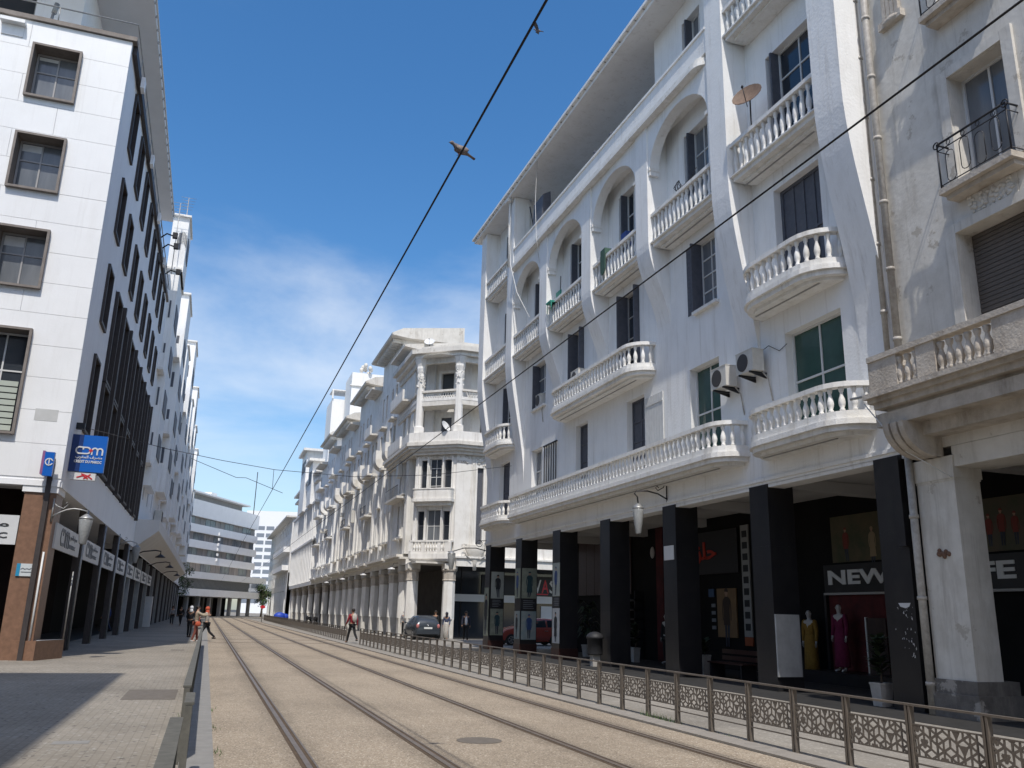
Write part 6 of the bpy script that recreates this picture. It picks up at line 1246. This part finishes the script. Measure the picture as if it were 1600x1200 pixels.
# ================================================================ VEHICLES
def car(label,loc,rz,paint,length=3.6,width=1.64,height=1.47,plate=True,group=None):
    t=lthing('parked_car',label,'car',loc,group,R(rz)); L_=length; hw=width/2
    # stations from rear (y=0) to front (y=L): bottom z, belt z, roof z, half width
    st=[(0,.42,.78,.80,.78),(.05,.30,.92,.98,.92),(.18,.24,.95,1.18,.97),(.50,.22,.96,1.43,1.0),(1.0,.22,.95,1.47,1.0),(1.7,.22,.94,1.46,1.0),(2.15,.22,.93,1.36,1.0),(2.62,.22,.93,1.0,.99),(2.8,.22,.91,.95,.98),(3.25,.24,.82,.85,.93),(3.5,.32,.68,.70,.84),(3.6,.42,.58,.60,.70)]
    k=L_/3.6; hz=height/1.47; b=MB(); b.smooth=True; P=[]; n=9
    for y,zb,zt,zr,w in st:
        w=hw*w; rw=w*(.74 if zr-zt>.2 else .9)
        half=[(w*.86,zb),(w*.985,zb+.12),(w,zb+.3),(w*.985,zt-.06),(w*.95,zt),(rw+(w*.95-rw)*.5,zt+(zr-zt)*.55),(rw,zr-.05*(zr-zt>.2)),(rw*.8,zr),(0,zr+.012)]
        P+=[(x,y*k,z*hz) for x,z in half]+[(-x,y*k,z*hz) for x,z in half[-2::-1]]
    m=2*n-1
    F=[(i*m+j,i*m+j+1,(i+1)*m+j+1,(i+1)*m+j) for i in range(len(st)-1) for j in range(m-1)]+[((i+1)*m+m-1,i*m+m-1,i*m,(i+1)*m)[::-1] for i in range(len(st)-1)]+[tuple(range(m-1,-1,-1)),tuple((len(st)-1)*m+j for j in range(m))]
    b.add(P,F); b.build('body',paint,t)
    def on(y,s,f):   # point on the glasshouse side
        for i in range(len(st)-1):
            if st[i][0]<=y<=st[i+1][0]: q=(y-st[i][0])/(st[i+1][0]-st[i][0]); zb,zt,zr,w=[st[i][j]+(st[i+1][j]-st[i][j])*q for j in (1,2,3,4)]
        w*=hw; rw=w*.74; x=w*.95+(rw-w*.95)*f; return (s*(x+.012),y*k,(zt+(zr-zt)*f)*hz)
    for s in (-1,1):
        for y0,y1 in ((.48,1.02),(1.08,2.2)):
            MB().add([on(y0,s,.08),on(y1+(.22 if y1>2 else 0),s,.08),on(y1-(.12 if y1>2 else 0),s,.8),on(y0+.05,s,.82)],[(0,1,2,3) if s>0 else (3,2,1,0)]).build('side_window',GLASS,t)
        MB().tube([(s*hw*.97,2.3*k,.98*hz),(s*(hw+.1),2.32*k,1.0*hz)],.03,5).ball((s*(hw+.13),2.32*k,1.02*hz),.07,.05,.075,8,5).build('wing_mirror',paint,t)
        MB().ball((s*hw*.8,.03*k,.83*hz),.1,.07,.14,10,6).build('tail_light',LENSR,t); MB().ball((s*hw*.72,3.42*k,.66*hz),.14,.09,.1,10,6).build('headlight',CHROME,t)
        MB().fbox(Frame((s*hw*.995,0,0),(0,1,0),(s,0,0)),1.0*k,1.2*k,.78*hz,.81*hz,.0,.025).build('door_handle',CHROME,t)
        for y in (.62*k,3.0*k):
            w=thing('x','','',(0,0,0)) if False else None
            q=MB(); n2=20; r=.30
            for d0,r0,r1,mat in ((0,r,0,None),): pass
            FW=Frame((s*(hw-.16),y,r),(0,1,0),(s,0,0)); q.fprism(FW,[(r*math.cos(2*math.pi*a/n2),r*math.sin(2*math.pi*a/n2)) for a in range(n2)],0,.175); wo=q.build('wheel',BLACKRUB,t)
            MB().fprism(FW,[(.2*math.cos(2*math.pi*a/14),.2*math.sin(2*math.pi*a/14)) for a in range(14)],.176,.186).build('rim',CHROME,wo); q=MB()
            for a in range(5): q.fprism(FW,[(.06*math.cos(R(72*a-20)),.06*math.sin(R(72*a-20))),(.17*math.cos(R(72*a-16)),.17*math.sin(R(72*a-16))),(.17*math.cos(R(72*a+16)),.17*math.sin(R(72*a+16))),(.06*math.cos(R(72*a+20)),.06*math.sin(R(72*a+20)))],.187,.189)
            q.build('rim_gap',BLACKRUB,wo)
    rw=hw*.97
    MB().add([(-rw*.80,.10*k,.985*hz),(rw*.80,.10*k,.985*hz),(rw*.70,.40*k,1.365*hz),(-rw*.70,.40*k,1.365*hz)],[(0,1,2,3)]).build('rear_window',GLASS,t)
    MB().add([(rw*.84,2.60*k,1.03*hz),(-rw*.84,2.60*k,1.03*hz),(-rw*.70,2.16*k,1.37*hz),(rw*.70,2.16*k,1.37*hz)],[(0,1,2,3)]).build('windscreen',GLASS,t)
    MB().box(-hw*.88,hw*.88,-.05*k,.1*k,.36*hz,.56*hz).build('rear_bumper',paint,t)
    if plate: MB().box(-.26,.26,-.02,.0,.66*hz,.77*hz).build('number_plate',PLATE,t)
    MB().ball((0,.01,.86*hz),.05,.02,.05,8,5).build('badge',CHROME,t)
    MB().box(-hw*.8,hw*.8,.3*k,3.3*k,.14*hz,.3*hz).build('underside',BLACKRUB,t)
    return t
car('dark grey small hatchback parked with its rear to the viewer by the cream columns',(13.1,53.4,.01),0,CARG)
car('red hatchback parked across the side street behind the poster pillars',(19.3,47.0,.008),90,CARR,3.9)
def scooter(label,x,y,rz):
    t=lthing('motor_scooter',label,'motor scooter',(x,y,.004),None,R(rz)); 
    for yy in (-.6,.6): MB().fprism(Frame((.06,yy,.25),(0,1,0),(1,0,0)),[(.25*math.cos(R(a)),.25*math.sin(R(a))) for a in range(0,360,24)],-.12,0).build('wheel',BLACKRUB,t)
    MB().ball((0,-.35,.62),.17,.42,.2,10,6).build('body',CLB,t); MB().ball((0,-.35,.82),.15,.4,.06,10,5).build('seat',BLACKRUB,t); MB().tube([(0,.6,.25),(0,.45,.8),(0,.35,1.0)],.05,6).ball((0,.45,.7),.2,.06,.3,8,6).build('front_shield',CLB,t); MB().tube([(-.32,.3,1.02),(0,.36,1.0),(.32,.3,1.02)],.02,5).build('handlebar',IRON,t); MB().box(-.12,.12,-.3,.5,.25,.33).build('footboard',CLB,t); MB().ball((0,.47,.95),.08,.05,.07,8,5).build('headlight',CHROME,t)
scooter('black scooter parked at the far end of the cream colonnade, nearer one',12.1,104,160); scooter('black scooter parked at the far end of the cream colonnade, farther one',12.2,112,150)
t=thing('kiosk','pale grey street kiosk box in the shade of the white row','kiosk',(-4.9,77.5,0)); MB().box(-5.55,-4.2,77,78.2,.0,2.4).build('cabinet',CANO,t); MB().box(-5.45,-4.3,76.97,76.999,.3,2.0).build('panel',SIGNW,t)
q=MB(); q.smooth=True; q.ball((11.6,150,.5),1.0,.6,.75,10,6).ball((12.4,150.3,.45),.8,.6,.6,10,6); q.solo('tarpaulin',M('blue_tarp',(.02,.06,.40),rough=.5),'bright blue tarpaulin covered heap by the far white pier','tarpaulin',(12,150,0))
t=thing('tram_sign','small red and white sign on a slim pole beside the far rails','sign',(6.9,118,0)); MB().tube([(6.9,118,0),(6.9,118,1.9)],.05,6).build('pole',STEEL,t); MB().fprism(Frame((6.9,117.93,1.9),(1,0,0),(0,-1,0)),[(.34*math.cos(R(a)),.2*math.sin(R(a))) for a in range(0,360,30)],0,.05).build('disc',RED,t)
# ================================================================ PEOPLE
person('woman with grey top, dark skirt coat and bright orange red head scarf hugging her friend',(.12,46.6,.03),75,1.66,(24,-22),((48,30),(50,40)),CSTONE,CLB,scarf=CORA,sk=SKIN2,bag=(CBRN,'right'),lean=4)
person('woman with tan top, rust trousers and orange bag being hugged',(-.38,46.1,.014),-80,1.68,(10,-6),((70,30),(60,35)),CTAN,CRUST,sk=SKIN2,shoes=CWHT,bag=(CORA,'right'),lean=3)
person('person in black with a white head scarf just behind the hugging women',(-.75,52.5,.014),-20,1.66,(6,-6),((10,40),(10,40)),CLB,CLB,scarf=CWHT)
person('man with red shirt, dark trousers and pale backpack at the railing gap',(7.35,46.6,.03),20,1.74,(20,-20),((15,25),(-15,15)),CRED,CLB,bag=(CSTONE,'back'))
person('man with navy jacket open over a white shirt walking past the poster pillars',(15.2,52.3,.008),165,1.78,(14,-12),((-12,10),(14,12)),NAVY,CLB,sk=SKIN,shoes=CWHT)
# white shirt front of that man is a separate garment
def shirt_front(p):
    o=MB().ball((0,.105,1.2),.085,.05,.27,10,6); me=o.mesh('shirt_front',CWHT); ob=bpy.data.objects.new('shirt_front',me); COL.objects.link(ob); ob.parent=p
shirt_front([o for o in COL.objects if o.type=='EMPTY' and o.get('label','').startswith('man with navy')][0])
person('woman with blue grey jacket and pale patterned skirt beside the chamfer column',(14.9,55.8,.008),150,1.68,(8,-6),((5,25),(-5,20)),CDEN,CSTONE,skirt=CSTONE,scarf=NAVY,long=True)
person('man with dark clothes standing between the grey car and the column',(14.35,56.6,.008),140,1.78,(5,-5),((5,15),(0,10)),CLB,CLB)
person('person in a white cap behind the grey car, nearer the column pair',(13.2,60.9,.012),170,1.72,(6,-6),((5,15),(0,10)),CGRY,CLB,cap=CWHT); person('second person in a white cap behind the grey car, nearer the shop',(14.0,61.2,.012),190,1.76,(6,-6),((5,15),(0,10)),CBRN,CLB,cap=CWHT)
person('person in dark maroon top standing beside the granite corner pillar',(-6.35,33.2,.018),90,1.78,(8,-8),((-8,10),(12,15)),cloth('maroon',(.035,.012,.018)),CLB)
person('person in a blue shirt in the shaded arcade behind the fourth arcade post',(-5.9,61.5,.018),60,1.72,(16,-14),((10,20),(-10,10)),CBLU,CDEN)
person('person in dark clothes leaning by the pale kiosk',(-5.85,76.5,.018),30,1.75,(5,-5),((5,15),(0,10)),CLB,CLB)
for i,(x,y,tp,lab) in enumerate(((-2.9,88,CGRY,'person in a grey top walking in the shade, nearer of the shaded couple'),(-2.1,86,CLB,'person in black walking in the shade, beside the one in a grey top'),(-1.9,112,CBRN,'person in brown far along the left pavement'),(-1.0,118,CLB,'person in black far along the left pavement'),(-.6,98,CDEN,'person in denim behind the white head scarf'))): person(lab,(x,y,.014),180-20*i,1.72,(14,-14),((-12,10),(14,12)),tp,CLB,cap=CWHT if i==3 else None)
